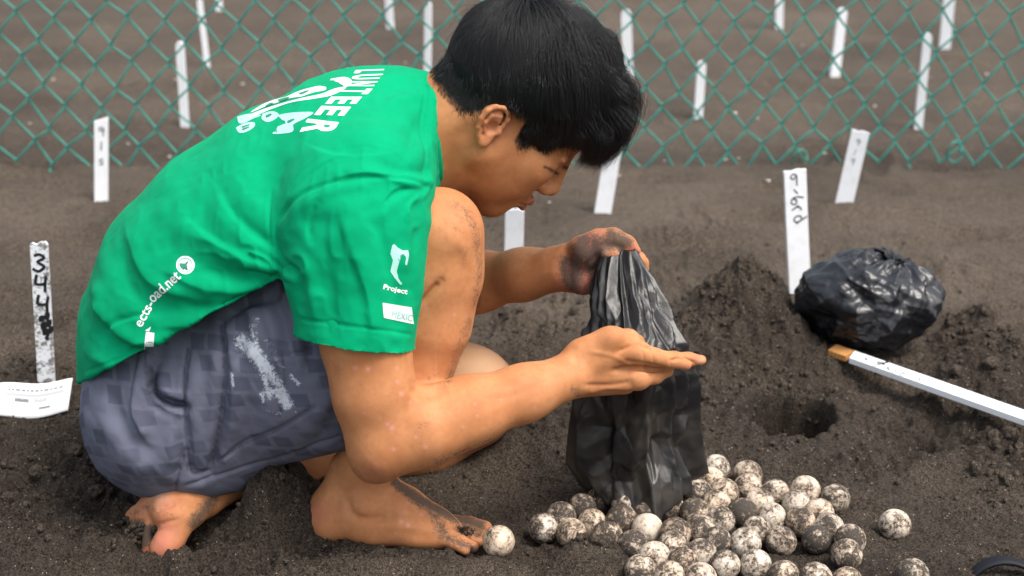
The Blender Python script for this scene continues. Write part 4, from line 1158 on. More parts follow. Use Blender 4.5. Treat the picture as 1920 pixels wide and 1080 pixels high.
def make_collar():                      # the ribbed band round the neck and the turned-down front below the chin
    c0, c1 = W(823, 251, 1.578), W(905, 252, 1.578)
    ax = (c1 - c0) / np.linalg.norm(c1 - c0)
    u = np.array([0, 1.0, 0]); v = np.cross(ax, u)
    n = 72; V = []
    prof = [(-0.020, 0.0655), (-0.010, 0.0662), (0.0, 0.0660), (0.004, 0.0648), (0.005, 0.0630), (0.003, 0.0618), (-0.006, 0.0610), (-0.020, 0.0605)]
    for k in range(n):
        a = 2 * math.pi * k / n
        rad = u * math.cos(a) + v * math.sin(a)
        for (s, r) in prof:
            w = 1 + 0.010 * math.sin(3 * a + 1) + 0.006 * math.sin(7 * a)
            V.append(c0 + ax * (s + 0.001 + 0.002 * math.sin(2 * a)) + rad * r * w * (1.0 if abs(math.cos(a)) < 2 else 1))
    F = []
    m = len(prof)
    for k in range(n):
        for j in range(m - 1):
            F.append([k * m + j, k * m + j + 1, ((k + 1) % n) * m + j + 1, ((k + 1) % n) * m + j])
    child(mesh_obj('collar', V, F, GREEN), person)
    # hanging front of the neckline seen under the jaw
    f = Field(W(800, 420, 1.66) - (0.02, 0.16, 0.02), W(900, 300, 1.60) + (0.02, 0.06, 0.03), 0.002)
    Limb(f)([(826, 335, 1.58, 26), (842, 352, 1.585, 18), (850, 372, 1.59, 7)], 0.004, ((0, 1, 0), 2.2))
    V, F = f.mesh(2)
    child(mesh_obj('neckline_front', V, F, GREEN), person)
make_collar()

def build_shorts():
    f = Field((-0.54, 1.33, 0.01), (0.02, 1.80, 0.42), 0.0021)
    L = Limb(f)
    L([(305, 768, 1.50, 122), (322, 775, 1.50, 128)], 0.0)
    f.ell(W(312, 760, 1.58), [0.083, 0.140, 0.095], None, 0.04)
    L([(312, 790, 1.50, 132), (430, 735, 1.490, 142), (520, 700, 1.480, 158), (600, 672, 1.472, 170), (690, 620, 1.470, 150), (730, 585, 1.470, 140)], 0.04, ((0, 1, 0), 0.62))
    L([(300, 770, 1.65, 130), (560, 740, 1.66, 135), (760, 735, 1.66, 110)], 0.04)
    L([(308, 660, 1.58, 126), (330, 600, 1.58, 120)], 0.05, ((0, 1, 0), 1.35))
    L([(440, 860, 1.490, 48), (380, 868, 1.490, 48)], 0.05)
    # near leg opening, hidden behind the arm
    p = W(735, 600, 1.47); q = W(600, 672, 1.472)
    f.cut(p, p - q, 0.003, p, 0.14)
    V, F = f.mesh(3)
    return V, F
TV, TF = build_shorts()
SHORT_FOLDS = [
    ([(270, 665), (262, 720), (250, 770), (275, 830)], 12, 4.0, 1), ([(300, 660), (285, 720), (295, 760), (345, 775)], 12, -5.0),
    # slash pocket: a gaping mouth with a rolled edge
    ([(283, 690), (290, 735), (318, 755), (350, 762)], 6.0, -7.0), ([(275, 700), (284, 745), (315, 770), (352, 778)], 8, 3.5), ([(300, 715), (320, 738), (350, 745)], 10, 4.0),
    # side flap of cargo pocket with its stitched edges
    ([(352, 655), (345, 720), (350, 800), (358, 880)], 5, -2.6), ([(372, 660), (366, 740), (372, 820), (372, 880)], 20, 3.5), ([(415, 610), (420, 690), (412, 790), (395, 880)], 6, -4.5),
    ([(402, 650), (400, 720), (398, 800), (386, 870)], 12, 2.4), ([(358, 880), (375, 884), (392, 878)], 6, -3.0),
    ([(425, 600), (440, 700), (432, 800), (410, 880)], 14, 3.0, 1),
    # folds on top near the armpit
    ([(415, 600), (460, 570), (500, 560), (545, 520)], 10, -3.5), ([(470, 575), (480, 620), (470, 690)], 14, 3.0), ([(505, 545), (530, 600), (540, 660)], 12, -3.5),
    ([(530, 530), (556, 590), (560, 640)], 12, 4.0), ([(490, 560), (510, 620), (520, 700)], 12, 2.5), ([(550, 560), (575, 640), (580, 700)], 10, -3.5),
    ([(430, 640), (450, 655), (440, 690)], 10, -3.0),
    # patch pocket seam and hem seams
    ([(410, 860), (460, 830), (520, 805), (590, 760)], 3.5, -1.8), ([(528, 660), (534, 720), (524, 780)], 4, -2.0), ([(575, 640), (600, 650), (540, 668)], 4, -1.5),
    ([(328, 920), (335, 880), (348, 850)], 6, -3.0), ([(345, 905), (440, 880), (560, 850), (640, 815)], 3.5, -1.6),
    ([(180, 720), (195, 780), (235, 850), (290, 900)], 20, 2.5), ([(205, 720), (225, 790), (262, 850)], 14, -2.5), ([(300, 800), (280, 850), (300, 900)], 16, -2.5),
    ([(330, 790), (318, 840), (335, 880)], 14, 2.5), ([(620, 780), (600, 820), (560, 850)], 16, -3.0), ([(640, 730), (610, 760), (590, 800)], 16, 3.0), ([(460, 720), (470, 780), (450, 840)], 20, -2.0),
    ([(400, 910), (330, 900), (270, 860)], 14, 2.2)]
TV = push(TV, TF, [(l, w, mm * 1.55, *rest) for l, w, mm, *rest in SHORT_FOLDS])
_n = vnormals(TV, TF)
TV = TV + _n * (0.0014 * fbm3(TV * 28, 3, 311) + 0.0025 * noise3(TV * 14, 315))[:, None]
TV = relax(TV, TF, 1)
TP = to_px(TV); TFC = facing(TV, vnormals(TV, TF))
# pattern coordinates that follow the cloth: along the thigh and round it
_c = W(420, 740, 1.49); _d = W(600, 660, 1.475) - _c; _d /= np.linalg.norm(_d)
_u = (TV - _c) @ _d; _w = np.cross(_d, (0, 1.0, 0)); _q = TV - _c - _u[:, None] * _d
_ang = np.arctan2(_q @ _w, -(_q[:, 1]))
suv = np.stack([_u + 0.006 * noise3(TV * 9, 321), _ang * 0.088 + 0.006 * noise3(TV * 9, 322), np.zeros(len(TV))], 1)
smear = blot(TP, TFC, [([(470, 615), (480, 600)], 14, .8), ([(455, 640), (475, 660), (500, 690)], 24, 1.0), ([(490, 680), (520, 720), (540, 760)], 20, .9), ([(435, 700), (437, 722)], 6, 1.0), ([(490, 740), (510, 730), (530, 750)], 9, .95),
                       ([(475, 625), (495, 700), (505, 745)], 12, .9), ([(500, 640), (530, 690)], 12, .7), ([(545, 705), (560, 720)], 8, .8), ([(500, 770), (525, 775)], 9, .7), ([(455, 560), (500, 560)], 12, .5), ([(520, 560), (505, 580)], 7, .6), ([(550, 770), (556, 775)], 6, .7), ([(492, 742), (494, 755)], 5, 1.0)])
seam = np.zeros(len(TV))
for ln, w, s in (([(352, 655), (345, 720), (350, 800), (358, 880), (375, 884), (394, 878)], 2.6, 1.0), ([(283, 690), (290, 735), (318, 755), (350, 762)], 3.5, 1.0), ([(272, 660), (275, 705), (284, 745), (315, 772), (352, 782)], 1.8, .7),
                 ([(415, 610), (420, 690), (412, 790), (395, 880)], 2.4, .8), ([(410, 862), (460, 832), (520, 807), (590, 762)], 2.2, .8), ([(528, 660), (534, 720), (524, 780)], 2.2, .8), ([(330, 920), (337, 880), (348, 850)], 2.2, .6)):
    d, _ = seg_dist(TP, smooth_path(ln, 5)); seam = np.maximum(seam, s * np.exp(-(d / w) ** 2) * TFC)
def shorts_material():
    m = Mat('grey_printed_cotton')
    uv = m.attr('suv', 'Vector')
    def cells(sx, sy, rot, off):
        mp = m.n('ShaderNodeMapping'); mp.inputs['Scale'].default_value = (sx, sy, 1); mp.inputs['Rotation'].default_value = (0, 0, rot); mp.inputs['Location'].default_value = (*off, 0)
        m.l(uv, mp.inputs['Vector'])
        sep = m.n('ShaderNodeSeparateXYZ'); m.l(mp.outputs[0], sep.inputs[0])
        y = sep.outputs[1]; x = m.math('ADD', sep.outputs[0], m.math('MULTIPLY', y, 0.35))
        x = m.math('ADD', x, m.math('MULTIPLY', m.math('FLOOR', y), 0.43))
        cmb = m.n('ShaderNodeCombineXYZ'); m.l(m.math('FLOOR', x), cmb.inputs[0]); m.l(m.math('FLOOR', y), cmb.inputs[1])
        w = m.n('ShaderNodeTexWhiteNoise'); m.l(cmb.outputs[0], w.inputs['Vector'])
        fx = m.math('FRACT', x); fy = m.math('FRACT', y)
        e = m.math('MINIMUM', m.math('MINIMUM', fx, m.math('SUBTRACT', 1.0, fx)), m.math('MINIMUM', fy, m.math('SUBTRACT', 1.0, fy)))
        return w.outputs[0], e
    w1, e1 = cells(40, 46, 0.5, (0.2, 0.1)); w2, e2 = cells(82, 64, 0.5, (3.1, 1.7))
    base = (0.134, 0.142, 0.194)
    n1 = m.noise(30, 4)
    c = m.mix(m.math('MULTIPLY', m.ramp(n1, 0.3, 0.7), 0.35), base, (0.103, 0.110, 0.156))
    tone = m.math('MULTIPLY', m.ramp(w1, 0.15, 0.85), m.ramp(e1, 0.05, 0.17))
    c = m.mix(m.math('MULTIPLY', tone, 0.58), c, (0.042, 0.049, 0.078))
    tone2 = m.math('MULTIPLY', m.math('GREATER_THAN', w2, 0.5), m.ramp(e2, 0.08, 0.15))
    c = m.mix(m.math('MULTIPLY', tone2, 0.26), c, (0.085, 0.088, 0.125))
    c = m.mix(m.math('MULTIPLY', m.attr('seam'), 0.8), c, (0.030, 0.032, 0.048))
    n2 = m.noise(170, 6, 0.75, None, 1.6); sm = m.attr('smear')
    pm = m.math('MULTIPLY', m.ramp(m.math('ADD', m.math('MULTIPLY', sm, 0.50), m.math('ADD', m.math('MULTIPLY', n2, 0.9), m.math('MULTIPLY', n1, 0.3))), 0.92, 1.08), m.ramp(sm, 0.08, 0.3))
    c = m.mix(m.math('MULTIPLY', pm, 0.85), c, (0.60, 0.64, 0.72))
    m.set(color=c, rough=0.85, spec=0.2, normal=m.bump(m.math('ADD', m.noise(700, 2), m.math('MULTIPLY', n2, 0.6)), 0.22, 0.001))
    return m.m
shorts = child(mesh_obj('shorts', TV, TF, shorts_material(), attrs={'suv': suv, 'smear': smear, 'seam': seam}), person)
# ------------------------------------------------------------------ hair: straight black strands combed forward from the crown
def make_hair():
    rng = np.random.default_rng(21)
    idx = np.flatnonzero((scalp > 0.3))
    N = 56000 + 9000
    idx = rng.choice(idx, N)
    P = HL[idx] + rng.normal(0, 0.0008, (N, 3))                  # head coordinates
    Nn = BN[idx] @ HR
    back = smoothstep(-0.01, -0.06, P[:, 0])
    g = np.array([0, 0, -1.0]) @ HR                              # gravity in the head frame
    C = np.array([-0.009, 0, 0.036]); R = np.array([0.096, 0.078, 0.088])
    whorl = np.array([-0.072, 0.006, 0.095])
    T0 = P - whorl
    T0 -= Nn * (T0 * Nn).sum(1)[:, None]; T0 /= np.linalg.norm(T0, axis=1)[:, None] + 1e-6
    x, ay, z = P[:, 0], np.abs(P[:, 1]), P[:, 2]
    topness = smoothstep(0.03, 0.10, z)
    nape = smoothstep(0.01, -0.05, z) * smoothstep(-0.02, -0.05, x)
    front = smoothstep(0.01, 0.06, x)
    edge = smoothstep(0.0, 0.035, hair_line(P))                  # short at the clipped lower edge
    length = 0.030 + 0.030 * topness + 0.017 * front
    length = length * (1 - 0.15 * nape) * (0.62 + 0.38 * np.maximum(edge, 0.8 * front)) * rng.uniform(0.70, 1.10, N) * (1 + 0.28 * noise3(P * 70, 431))
    side = smoothstep(0.045, 0.065, ay) * smoothstep(0.07, 0.0, z)
    length *= (1 - 0.25 * side)
    length = length * (1 - back) + back * np.clip(0.52 * (z + 0.048) + 0.009, 0.010, 0.044) * rng.uniform(0.75, 1.15, N)
    clump = P * 80
    J = np.stack([noise3(clump, 401), noise3(clump, 402), noise3(clump, 403)], 1) * 0.55 + np.stack([noise3(P * 40, 404), noise3(P * 40, 405), noise3(P * 40, 406)], 1) * 0.35 + rng.normal(0, 0.24, (N, 3))
    J -= Nn * (J * Nn).sum(1)[:, None] * 0.6
    lift = 0.62 * topness + 0.30 * front + 0.22
    spiky = np.exp(-(((P - np.array([-0.07, 0, 0.095])) / 0.040) ** 2).sum(1))
    lift = lift * (1 - 0.5 * back) + 1.0 * spiky
    length = length * (1 + 0.35 * spiky)
    K = 9
    pts = np.zeros((N, K, 3), np.float32)
    p = P.copy(); d = Nn * lift[:, None] + T0 * 0.8 + J
    d /= np.linalg.norm(d, axis=1)[:, None]
    pts[:, 0] = p
    # a second, wilder layer: tousled locks that stand off the top and the crown
    wild = np.arange(N) >= 56000
    spiky2 = np.exp(-(((P - np.array([-0.050, 0, 0.105])) / 0.055) ** 2).sum(1))
    lock = np.stack([noise3(P * 62, 441), noise3(P * 62, 442), noise3(P * 62, 443)], 1)
    J = np.where(wild[:, None], J * 0.5 + 1.3 * lock, J)
    lift = np.where(wild, lift * 1.2 + 0.55 * topness, lift)
    length = np.where(wild, length * (0.75 + 0.35 * rng.uniform(0, 1, N)), length)
    length *= 1 - 0.30 * smoothstep(0.030, 0.045, x) * smoothstep(0.020, 0.035, ay) * smoothstep(0.075, 0.045, z)      # cut higher over the temple and eye
    J = J + 1.1 * spiky2[:, None] * lock * np.where(wild, 1.2, 0.7)[:, None]
    lift = lift + 0.9 * spiky2 * (0.5 + 0.8 * noise3(P * 75, 451))
    tuft = 0.5 + 0.5 * noise3(P * 55, 411)
    off = 0.002 + 0.026 * (0.30 + 0.60 * topness) * (0.35 + 0.9 * tuft) * (1 - 0.75 * back) * (1 + 0.85 * smoothstep(0.02, 0.07, P[:, 0])) * rng.uniform(0.1, 1.0, N)
    for k in range(1, K):
        n = (p - C) / R ** 2; n /= np.linalg.norm(n, axis=1)[:, None]
        fl = p - whorl; fl -= n * (fl * n).sum(1)[:, None]; fl /= np.linalg.norm(fl, axis=1)[:, None] + 1e-6
        d = d + np.where(wild, 0.16, 0.42)[:, None] * fl + (0.30 - 0.26 * back)[:, None] * g - (0.20 - 0.06 * back)[:, None] * n + 0.08 * J
        d /= np.linalg.norm(d, axis=1)[:, None]
        p = p + d * (length / (K - 1))[:, None]
        q = np.sqrt((((p - C) / R) ** 2).sum(1))
        floor_ = 1 + np.minimum(off, off * k / 3.0) / 0.085
        low = q < floor_
        zone = low & (p[:, 2] > 0.0)
        p = np.where(zone[:, None], C + (p - C) * (floor_ / q)[:, None], p)
        pts[:, k] = p
    Wp = HEAD_O + (pts.reshape(-1, 3) * HS) @ HR.T
    hc = bpy.data.hair_curves.new('hair')
    hc.add_curves([K] * N)
    hc.attributes['position'].data.foreach_set('vector', Wp.astype(np.float32).ravel())
    r = np.tile(np.array([1, 1, 1, 1, 0.95, 0.9, 0.8, 0.6, 0.25]) * 0.00013, N).astype(np.float32)
    ra = hc.attributes.get('radius') or hc.attributes.new('radius', 'FLOAT', 'POINT')
    ra.data.foreach_set('value', r)
    m = Mat('black_hair')
    m.set(color=(0.009, 0.009, 0.0105), rough=0.48, spec=0.45)
    hc.materials.append(m.m)
    o = bpy.data.objects.new('hair', hc); COL.objects.link(o)
    o.parent = person
make_hair()
# ------------------------------------------------------------------ turtle eggs
EGGS = [(1341, 882), (1337, 900), (1402, 893), (1396, 914), (1459, 928), (1510, 920), (1566, 935), (1497, 946), (1522, 964), (1507, 976), (1553, 987), (1678, 984),
        (1531, 1011), (1589, 1009), (1587, 1040), (1462, 1014), (1447, 969), (1388, 963), (1344, 978), (1296, 960), (1251, 954), (1226, 990), (1308, 925), (1344, 941),
        (1358, 924), (1254, 922), (1278, 1005), (1308, 998), (1341, 1014), (1388, 1014), (1417, 1000), (1311, 1037), (1234, 1041), (1259, 1021), (1183, 1022), (1213, 1066),
        (1254, 1075), (1284, 1060), (1311, 1083), (1359, 1058), (1414, 1060), (1472, 1080), (1527, 1086), (1589, 1092), (1710, 1079), (1211, 963), (1168, 974), (1024, 991),
        (1058, 966), (1070, 998), (1108, 984), (1132, 943), (1142, 1008), (1096, 950), (935, 1015), (1420, 948), (1206, 938), (1282, 905), (1180, 945)]
ER = 0.0178
def egg_material():
    m = Mat('sandy_eggshell')
    oi = m.n('ShaderNodeObjectInfo'); at = m.n('ShaderNodeAttribute', attribute_name='sand_cover', attribute_type='OBJECT')
    v = m.n('ShaderNodeVectorMath', operation='ADD'); m.l(m.obj(), v.inputs[0])
    sc_ = m.n('ShaderNodeVectorMath', operation='SCALE'); cmb = m.n('ShaderNodeCombineXYZ')
    m.l(oi.outputs['Random'], cmb.inputs[0]); m.l(m.math('FRACT', m.math('MULTIPLY', oi.outputs['Random'], 17.3)), cmb.inputs[1]); m.l(cmb.outputs[0], sc_.inputs[0]); sc_.inputs['Scale'].default_value = 3.0
    m.l(sc_.outputs[0], v.inputs[1]); vec = v.outputs[0]
    a = m.noise(46, 3, 0.6, vec); b = m.noise(210, 8, 0.86, vec, 0.5); g = m.noise(900, 2, 0.6, vec)
    warm = m.math('FRACT', m.math('MULTIPLY', oi.outputs['Random'], 7.77))
    shell = m.mix(warm, (0.62, 0.58, 0.51), (0.62, 0.50, 0.38))
    f = m.math('ADD', m.math('MULTIPLY', a, 1.15), m.math('MULTIPLY', b, 2.3))
    f = m.math('ADD', f, m.math('MULTIPLY_ADD', at.outputs['Fac'], 0.85, -0.43))
    thin = m.ramp(f, 1.12, 1.62); thick = m.ramp(f, 1.47, 1.66)
    c = m.mix(m.math('MULTIPLY', thin, 0.82), shell, (0.23, 0.145, 0.085))
    c = m.mix(thick, c, m.mix(g, (0.022, 0.018, 0.015), (0.085, 0.070, 0.058)))
    m.set(color=c, rough=m.math('ADD', 0.5, m.math('MULTIPLY', thick, 0.4)), spec=0.3, sss=0.0, normal=m.bump(m.math('ADD', m.math('MULTIPLY', thick, 1.0), m.math('MULTIPLY', g, 0.5)), 0.6, 0.0012))
    m.b.inputs['Subsurface Radius'].default_value = (0.4, 0.3, 0.2); m.b.inputs['Subsurface Scale'].default_value = 0.006
    return m.m
def make_eggs():
    mat = egg_material()
    iv, iF = ico(4)
    variants = []
    for k in range(4):
        v = iv * ER * (1 + 0.012 * noise3(iv * 1.2 + k * 9, 501)[:, None] + 0.004 * noise3(iv * 5 + k * 5, 502)[:, None])
        if k == 3: v = v * (1 - 0.10 * np.exp(-((iv - (0.2, -0.6, 0.75)) ** 2).sum(1) / 0.10)[:, None])      # a dimpled one
        v = v * (1.0, 1.045, 0.955, 1.01)[k]
        variants.append(v)
    rng = np.random.default_rng(33)
    placed = []
    # let the eggs shoulder one another apart on the sand before any is set on top
    Q = np.array([G(px, py, ER)[:2] for px, py in EGGS]); Q0 = Q.copy()
    for _ in range(80):
        D = Q[:, None] - Q[None]; L = np.hypot(D[..., 0], D[..., 1]) + np.eye(len(Q))
        ov = np.clip(1.9 * ER - L, 0, None) * (1 - np.eye(len(Q)))
        Q = Q + 0.25 * (D / L[..., None] * ov[..., None]).sum(1) + 0.04 * (Q0 - Q)
    moved = [(e, tuple(to_px(np.array([*q, ER])))) for e, q in zip(EGGS, Q)]
    for (key, (px, py)) in sorted(moved, key=lambda e: e[1][1]):
        z = 0.0
        p = G(px, py, ER)
        zg = float(sand_z(p[0], p[1])) + ER * 0.86
        for it in range(200):
            z = zg + it * 0.0008
            p = G(px, py, z)
            if it == 0: zg = float(sand_z(p[0], p[1])) + ER * 0.86
            if all(np.linalg.norm(p - q) > 1.78 * ER for q, *_ in placed) or z > zg + 0.032: break
        placed.append((p, *key))
    return placed, variants, iF, mat, rng
_placed, _var, _eF, _emat, _erng = make_eggs()
EGG_LOOK = {(1566, 935): 0.40, (1388, 963): 0.40, (1226, 990): 0.02, (1447, 969): 0.14, (1678, 984): 0.2, (1531, 1011): 0.40, (1211, 963): 0.40, (935, 1015): 0.14,
            (1497, 946): 0.14, (1587, 1040): 0.34, (1296, 960): 0.33, (1168, 974): 0.4, (1183, 1022): 0.36, (1234, 1041): 0.14, (1278, 1005): 0.34, (1462, 1014): 0.36}
EGG_LABEL = {(935, 1015): 'single white turtle egg touching the toes of the front foot', (1678, 984): 'speckled turtle egg lying alone to the right of the heap',
             (1710, 1079): 'speckled turtle egg alone at the bottom edge, right of the heap', (1024, 991): 'mottled turtle egg at the far left end of the heap',
             (1226, 990): 'cleanest pinkish turtle egg on top of the heap, little sand', (1566, 935): 'dark sandy turtle egg at the back right, apart from its neighbours',
             (1388, 963): 'darkest sand-caked turtle egg in the middle of the heap', (1587, 1040): 'turtle egg with one dark sand patch at the right end of the heap'}
_rows = [(0, 930, 'back row'), (930, 962, 'second row'), (962, 992, 'third row'), (992, 1030, 'fourth row'), (1030, 1070, 'fifth row'), (1070, 2000, 'lowest row')]
_ord = ['first', 'second', 'third', 'fourth', 'fifth', 'sixth', 'seventh', 'eighth', 'ninth', 'tenth', 'eleventh', 'twelfth', 'thirteenth', 'fourteenth', 'fifteenth']
_meshes = [None] * 4
for k, (p, px, py) in enumerate(_placed):
    vi = k % 4
    if _meshes[vi] is None:
        o = mesh_obj('turtle_egg', _var[vi], _eF, _emat); _meshes[vi] = o.data
    else:
        o = bpy.data.objects.new('turtle_egg', _meshes[vi]); COL.objects.link(o)
    o.location = p
    o.rotation_euler = (_erng.uniform(0, 6.28), _erng.uniform(0, 6.28), _erng.uniform(0, 6.28)) if vi != 3 else (0.1, 0.1, _erng.uniform(-1, 1))
    d = EGG_LOOK.get((px, py), float(_erng.uniform(0.14, 0.34)))
    if px < 1215 and (px, py) not in EGG_LOOK: d = min(0.38, d + 0.06)
    o['sand_cover'] = d
    lab = EGG_LABEL.get((px, py))
    if not lab:
        lo, hi, nm = next(r for r in _rows if r[0] <= py < r[1])
        row = sorted([q[1] for q in _placed if lo <= q[2] < hi and (q[1], q[2]) not in EGG_LABEL])
        look = 'mostly white' if d < 0.2 else ('speckled' if d < 0.32 else 'heavily sanded')
        lab = f'{look} turtle egg, {_ord[row.index(px)]} from the left in the heap\'s {nm}'
    tag(o, lab, 'egg', 'turtle eggs heaped on the sand')

# ------------------------------------------------------------------ black plastic bags
def plastic(name, thin=0.0):
    m = Mat(name)
    a = m.noise(38, 3, 0.6, None, 1.2); b = m.noise(120, 3, 0.6, None, 0.8)
    m.set(color=((0.012, 0.012, 0.014) if thin > 0 else (0.010, 0.0105, 0.014)), rough=(0.33 if thin > 0 else 0.34), spec=0.5, normal=m.bump(m.math('ADD', a, m.math('MULTIPLY', b, 0.15)), 0.16, 0.006))
    if thin > 0:
        tr = m.n('ShaderNodeBsdfTranslucent'); tr.inputs[0].default_value = (0.42, 0.39, 0.36, 1)
        tp = m.n('ShaderNodeBsdfTransparent'); tp.inputs[0].default_value = (0.55, 0.50, 0.46, 1)
        mx = m.n('ShaderNodeMixShader'); m.l(tr.outputs[0], mx.inputs[1]); m.l(tp.outputs[0], mx.inputs[2]); mx.inputs[0].default_value = 0.55
        dust = m.noise(16, 4, 0.6)
        m2 = m.n('ShaderNodeMixShader'); m2.inputs[0].default_value = thin
        m.l(m.b.outputs[0], m2.inputs[1]); m.l(mx.outputs[0], m2.inputs[2])
        df = m.n('ShaderNodeBsdfDiffuse'); df.inputs[0].default_value = (0.10, 0.085, 0.07, 1)
        m3 = m.n('ShaderNodeMixShader'); z = m.n('ShaderNodeSeparateXYZ'); m.l(m.obj(), z.inputs[0])
        low = m.ramp(z.outputs[2], 0.30, 0.04)
        m.l(m.math('MULTIPLY', m.math('MULTIPLY', low, m.ramp(dust, 0.35, 0.7)), 0.55), m3.inputs[0])
        m.l(m2.outputs[0], m3.inputs[1]); m.l(df.outputs[0], m3.inputs[2]); m.l(m3.outputs[0], m.out.inputs[0])
    return m.m
def ridge(x): return 1 - 2 * np.abs(x)
def creases(x, y, wrap, n, sx, sy, amp, seed, ang=None, yr=(0, 1), spread=0.6):
    """sharp folds scattered over a film: each a crest that dies away round its middle"""
    r = np.random.default_rng(seed); out = np.zeros_like(x)
    for _ in range(n):
        cx, cy = r.uniform(0, wrap), yr[0] + (yr[1] - yr[0]) * r.uniform(0, 1)
        dx = (x - cx + wrap / 2) % wrap - wrap / 2; dy = y - cy
        a = r.uniform(0, math.pi) if ang is None else ang + r.normal(0, spread)
        s_ = r.uniform(0.6, 1.5)
        u = dx * math.cos(a) + dy * math.sin(a); v = -dx * math.sin(a) + dy * math.cos(a)
        u = u + 0.12 * v * r.normal() + 0.10 * sx * np.sin(v / sy * 2 + r.uniform(0, 6))
        out += amp * r.choice((-1, 1)) * r.uniform(0.4, 1.2) * s_ * (1 - np.minimum(np.sqrt((u / (sx * s_)) ** 2 + 0.0015), 1.6)) * np.exp(-(u / (sx * s_ * 1.1)) ** 2 - (v / (sy * s_)) ** 2)
    return out
def crumple(x, y, wrap, n, asp, seed, H):
    """film folded flat between sharp ridges: distance to scattered points, squared"""
    r = np.random.default_rng(seed); best = np.full(x.shape, 9.0)
    for _ in range(n):
        cx, cy = r.uniform(0, wrap), r.uniform(0, H); a = r.normal(0, 0.55); w = r.uniform(0, 0.4) * H * wrap / n
        dx = (x - cx + wrap / 2) % wrap - wrap / 2; dy = y - cy
        u = (dx * math.cos(a) + dy * math.sin(a)); v = (-dx * math.sin(a) + dy * math.cos(a)) / asp
        best = np.minimum(best, (u * u + v * v) * asp + w)
    return best
def held_bag():
    rows = [  # y, left x, right x, depth of the middle, half depth
        (466, 1142, 1198, 1.607, 0.006), (478, 1128, 1206, 1.603, 0.010), (500, 1120, 1217, 1.596, 0.018), (540, 1109, 1237, 1.580, 0.028), (600, 1098, 1268, 1.556, 0.034), (640, 1092, 1292, 1.538, 0.036),
        (700, 1085, 1310, 1.530, 0.036), (770, 1077, 1309, 1.528, 0.042), (830, 1069, 1314, 1.528, 0.048), (885, 1064, 1324, 1.526, 0.054), (925, 1066, 1326, 1.524, 0.060)]
    A = np.array(rows, float)
    nv, nu = 230, 420
    vv = np.linspace(0, 1, nv); yy = 466 + (925 - 466) * vv
    col = [np.interp(yy, A[:, 0], A[:, k]) for k in range(1, 5)]
    u = np.linspace(0, 2 * math.pi, nu, endpoint=False)
    U, VV = np.meshgrid(u, vv)
    # cross-section: a soft diamond with a ridge to the front right
    r0 = 1 / (np.abs(np.cos(U)) ** 1.5 + np.abs(np.sin(U)) ** 1.5) ** (1 / 1.5)
    c, s = np.cos(U), np.sin(U)
    ring = np.stack([c * 3.0, s * 3.0, VV * 1.1], -1)
    f1 = ridge(noise3(ring * (1.0, 1.0, 1.0) + (0, 0, 5), 601)) * 0.13
    f2 = ridge(noise3(np.stack([c * 7, s * 7, VV * 2.0 + 0.4 * c], -1), 602)) * 0.034 * (1 - 0.5 * VV)
    f3 = ridge(noise3(np.stack([c * 14, s * 14, VV * 3.0 + c], -1), 603)) * 0.018 * (1 - 0.9 * smoothstep(0.1, 0.6, VV))
    q = np.stack([c * 1.6 + 0.9 * VV, s * 1.6, VV * 3.4 + c * 1.8], -1)
    f4 = ridge(noise3(q, 604)) * 0.075 * smoothstep(0.1, 0.5, VV) + ridge(noise3(q * 2.3, 605)) * 0.022 * smoothstep(0.1, 0.5, VV)
    up_ = smoothstep(0.50, 0.10, VV)
    mx, my = U * 0.075, VV * 0.29                  # metres along the film
    wr = 2 * math.pi * 0.075
    big = crumple(mx, my, wr, 60, 2.4, 701, 0.29) - crumple(mx, my, wr, 55, 2.0, 702, 0.29)
    mid_ = crumple(mx, my, wr, 420, 1.5, 703, 0.29) - crumple(mx, my, wr, 380, 1.3, 704, 0.29)
    cr = 120 * big * (0.5 + 0.5 * smoothstep(0.1, 0.5, VV)) + 250 * mid_ 
    cr = cr + creases(U, VV * 4.0, 2 * math.pi, 14, 0.26, 1.3, 0.10, 663, 0.0, (0.0, 1.6), 0.16)
    f1, f2, f3, f4 = f1 * 1.2, f2 * up_ * 0.5, f3 * up_ * 0.3, f4 * 0.0
    r = r0 * (1 + f1 + f2 + f3 + f4 + np.clip(cr, -0.3, 0.3) - 0.05)
    cx = (col[0] + col[1])[:, None] / 2; hw = (col[1] - col[0])[:, None] / 2
    X = cx + hw * r * c
    # ragged lower hem: higher to the right
    hemy = np.interp(X[-1], [1060, 1090, 1130, 1180, 1240, 1300, 1325], [872, 908, 930, 942, 917, 899, 884]) + 5 * noise2(u * 3, u * 0, 611)
    back = smoothstep(-0.1, 0.4, np.sin(u))
    hemy = hemy - 10 * back
    YY = 466 + (hemy - 466)[None, :] * VV
    P = np.zeros((nv, nu, 3))
    Yd = np.array([np.interp(YY[i], A[:, 0], A[:, 3]) for i in range(nv)])
    hd = np.array([np.interp(YY[i], A[:, 0], A[:, 4]) for i in range(nv)])
    cxx = np.interp(YY, A[:, 0], (A[:, 1] + A[:, 2]) / 2); hww = np.interp(YY, A[:, 0], (A[:, 2] - A[:, 1]) / 2)
    wob = 1.0
    X = cxx + hww * np.clip(r * c, -1.03, 1.03)
    Yw = Yd + hd * r * s
    uu = (X - 960) / FOC; v2 = (540 - YY) / FOC
    dy = v2 * SP + CP
    tmid = Yd / dy                      # the middle of the bag at this height, then out from it at the same height
    zz = CAM_H + (v2 * CP - SP) * tmid
    P[..., 0] = uu * tmid; P[..., 1] = Yw; P[..., 2] = zz + 0.004 * noise3(np.stack([c * 3, s * 3, VV * 5], -1), 612) * VV
    F = grid_faces(nv, nu, True)[:, ::-1]
    o = mesh_obj('plastic_bag', P.reshape(-1, 3), F, plastic('black_film_thin', 0.34))
    # gathered top closing the film inside the fist
    tag(o, 'open black plastic bag held upside down over the eggs by both hands', 'bag')
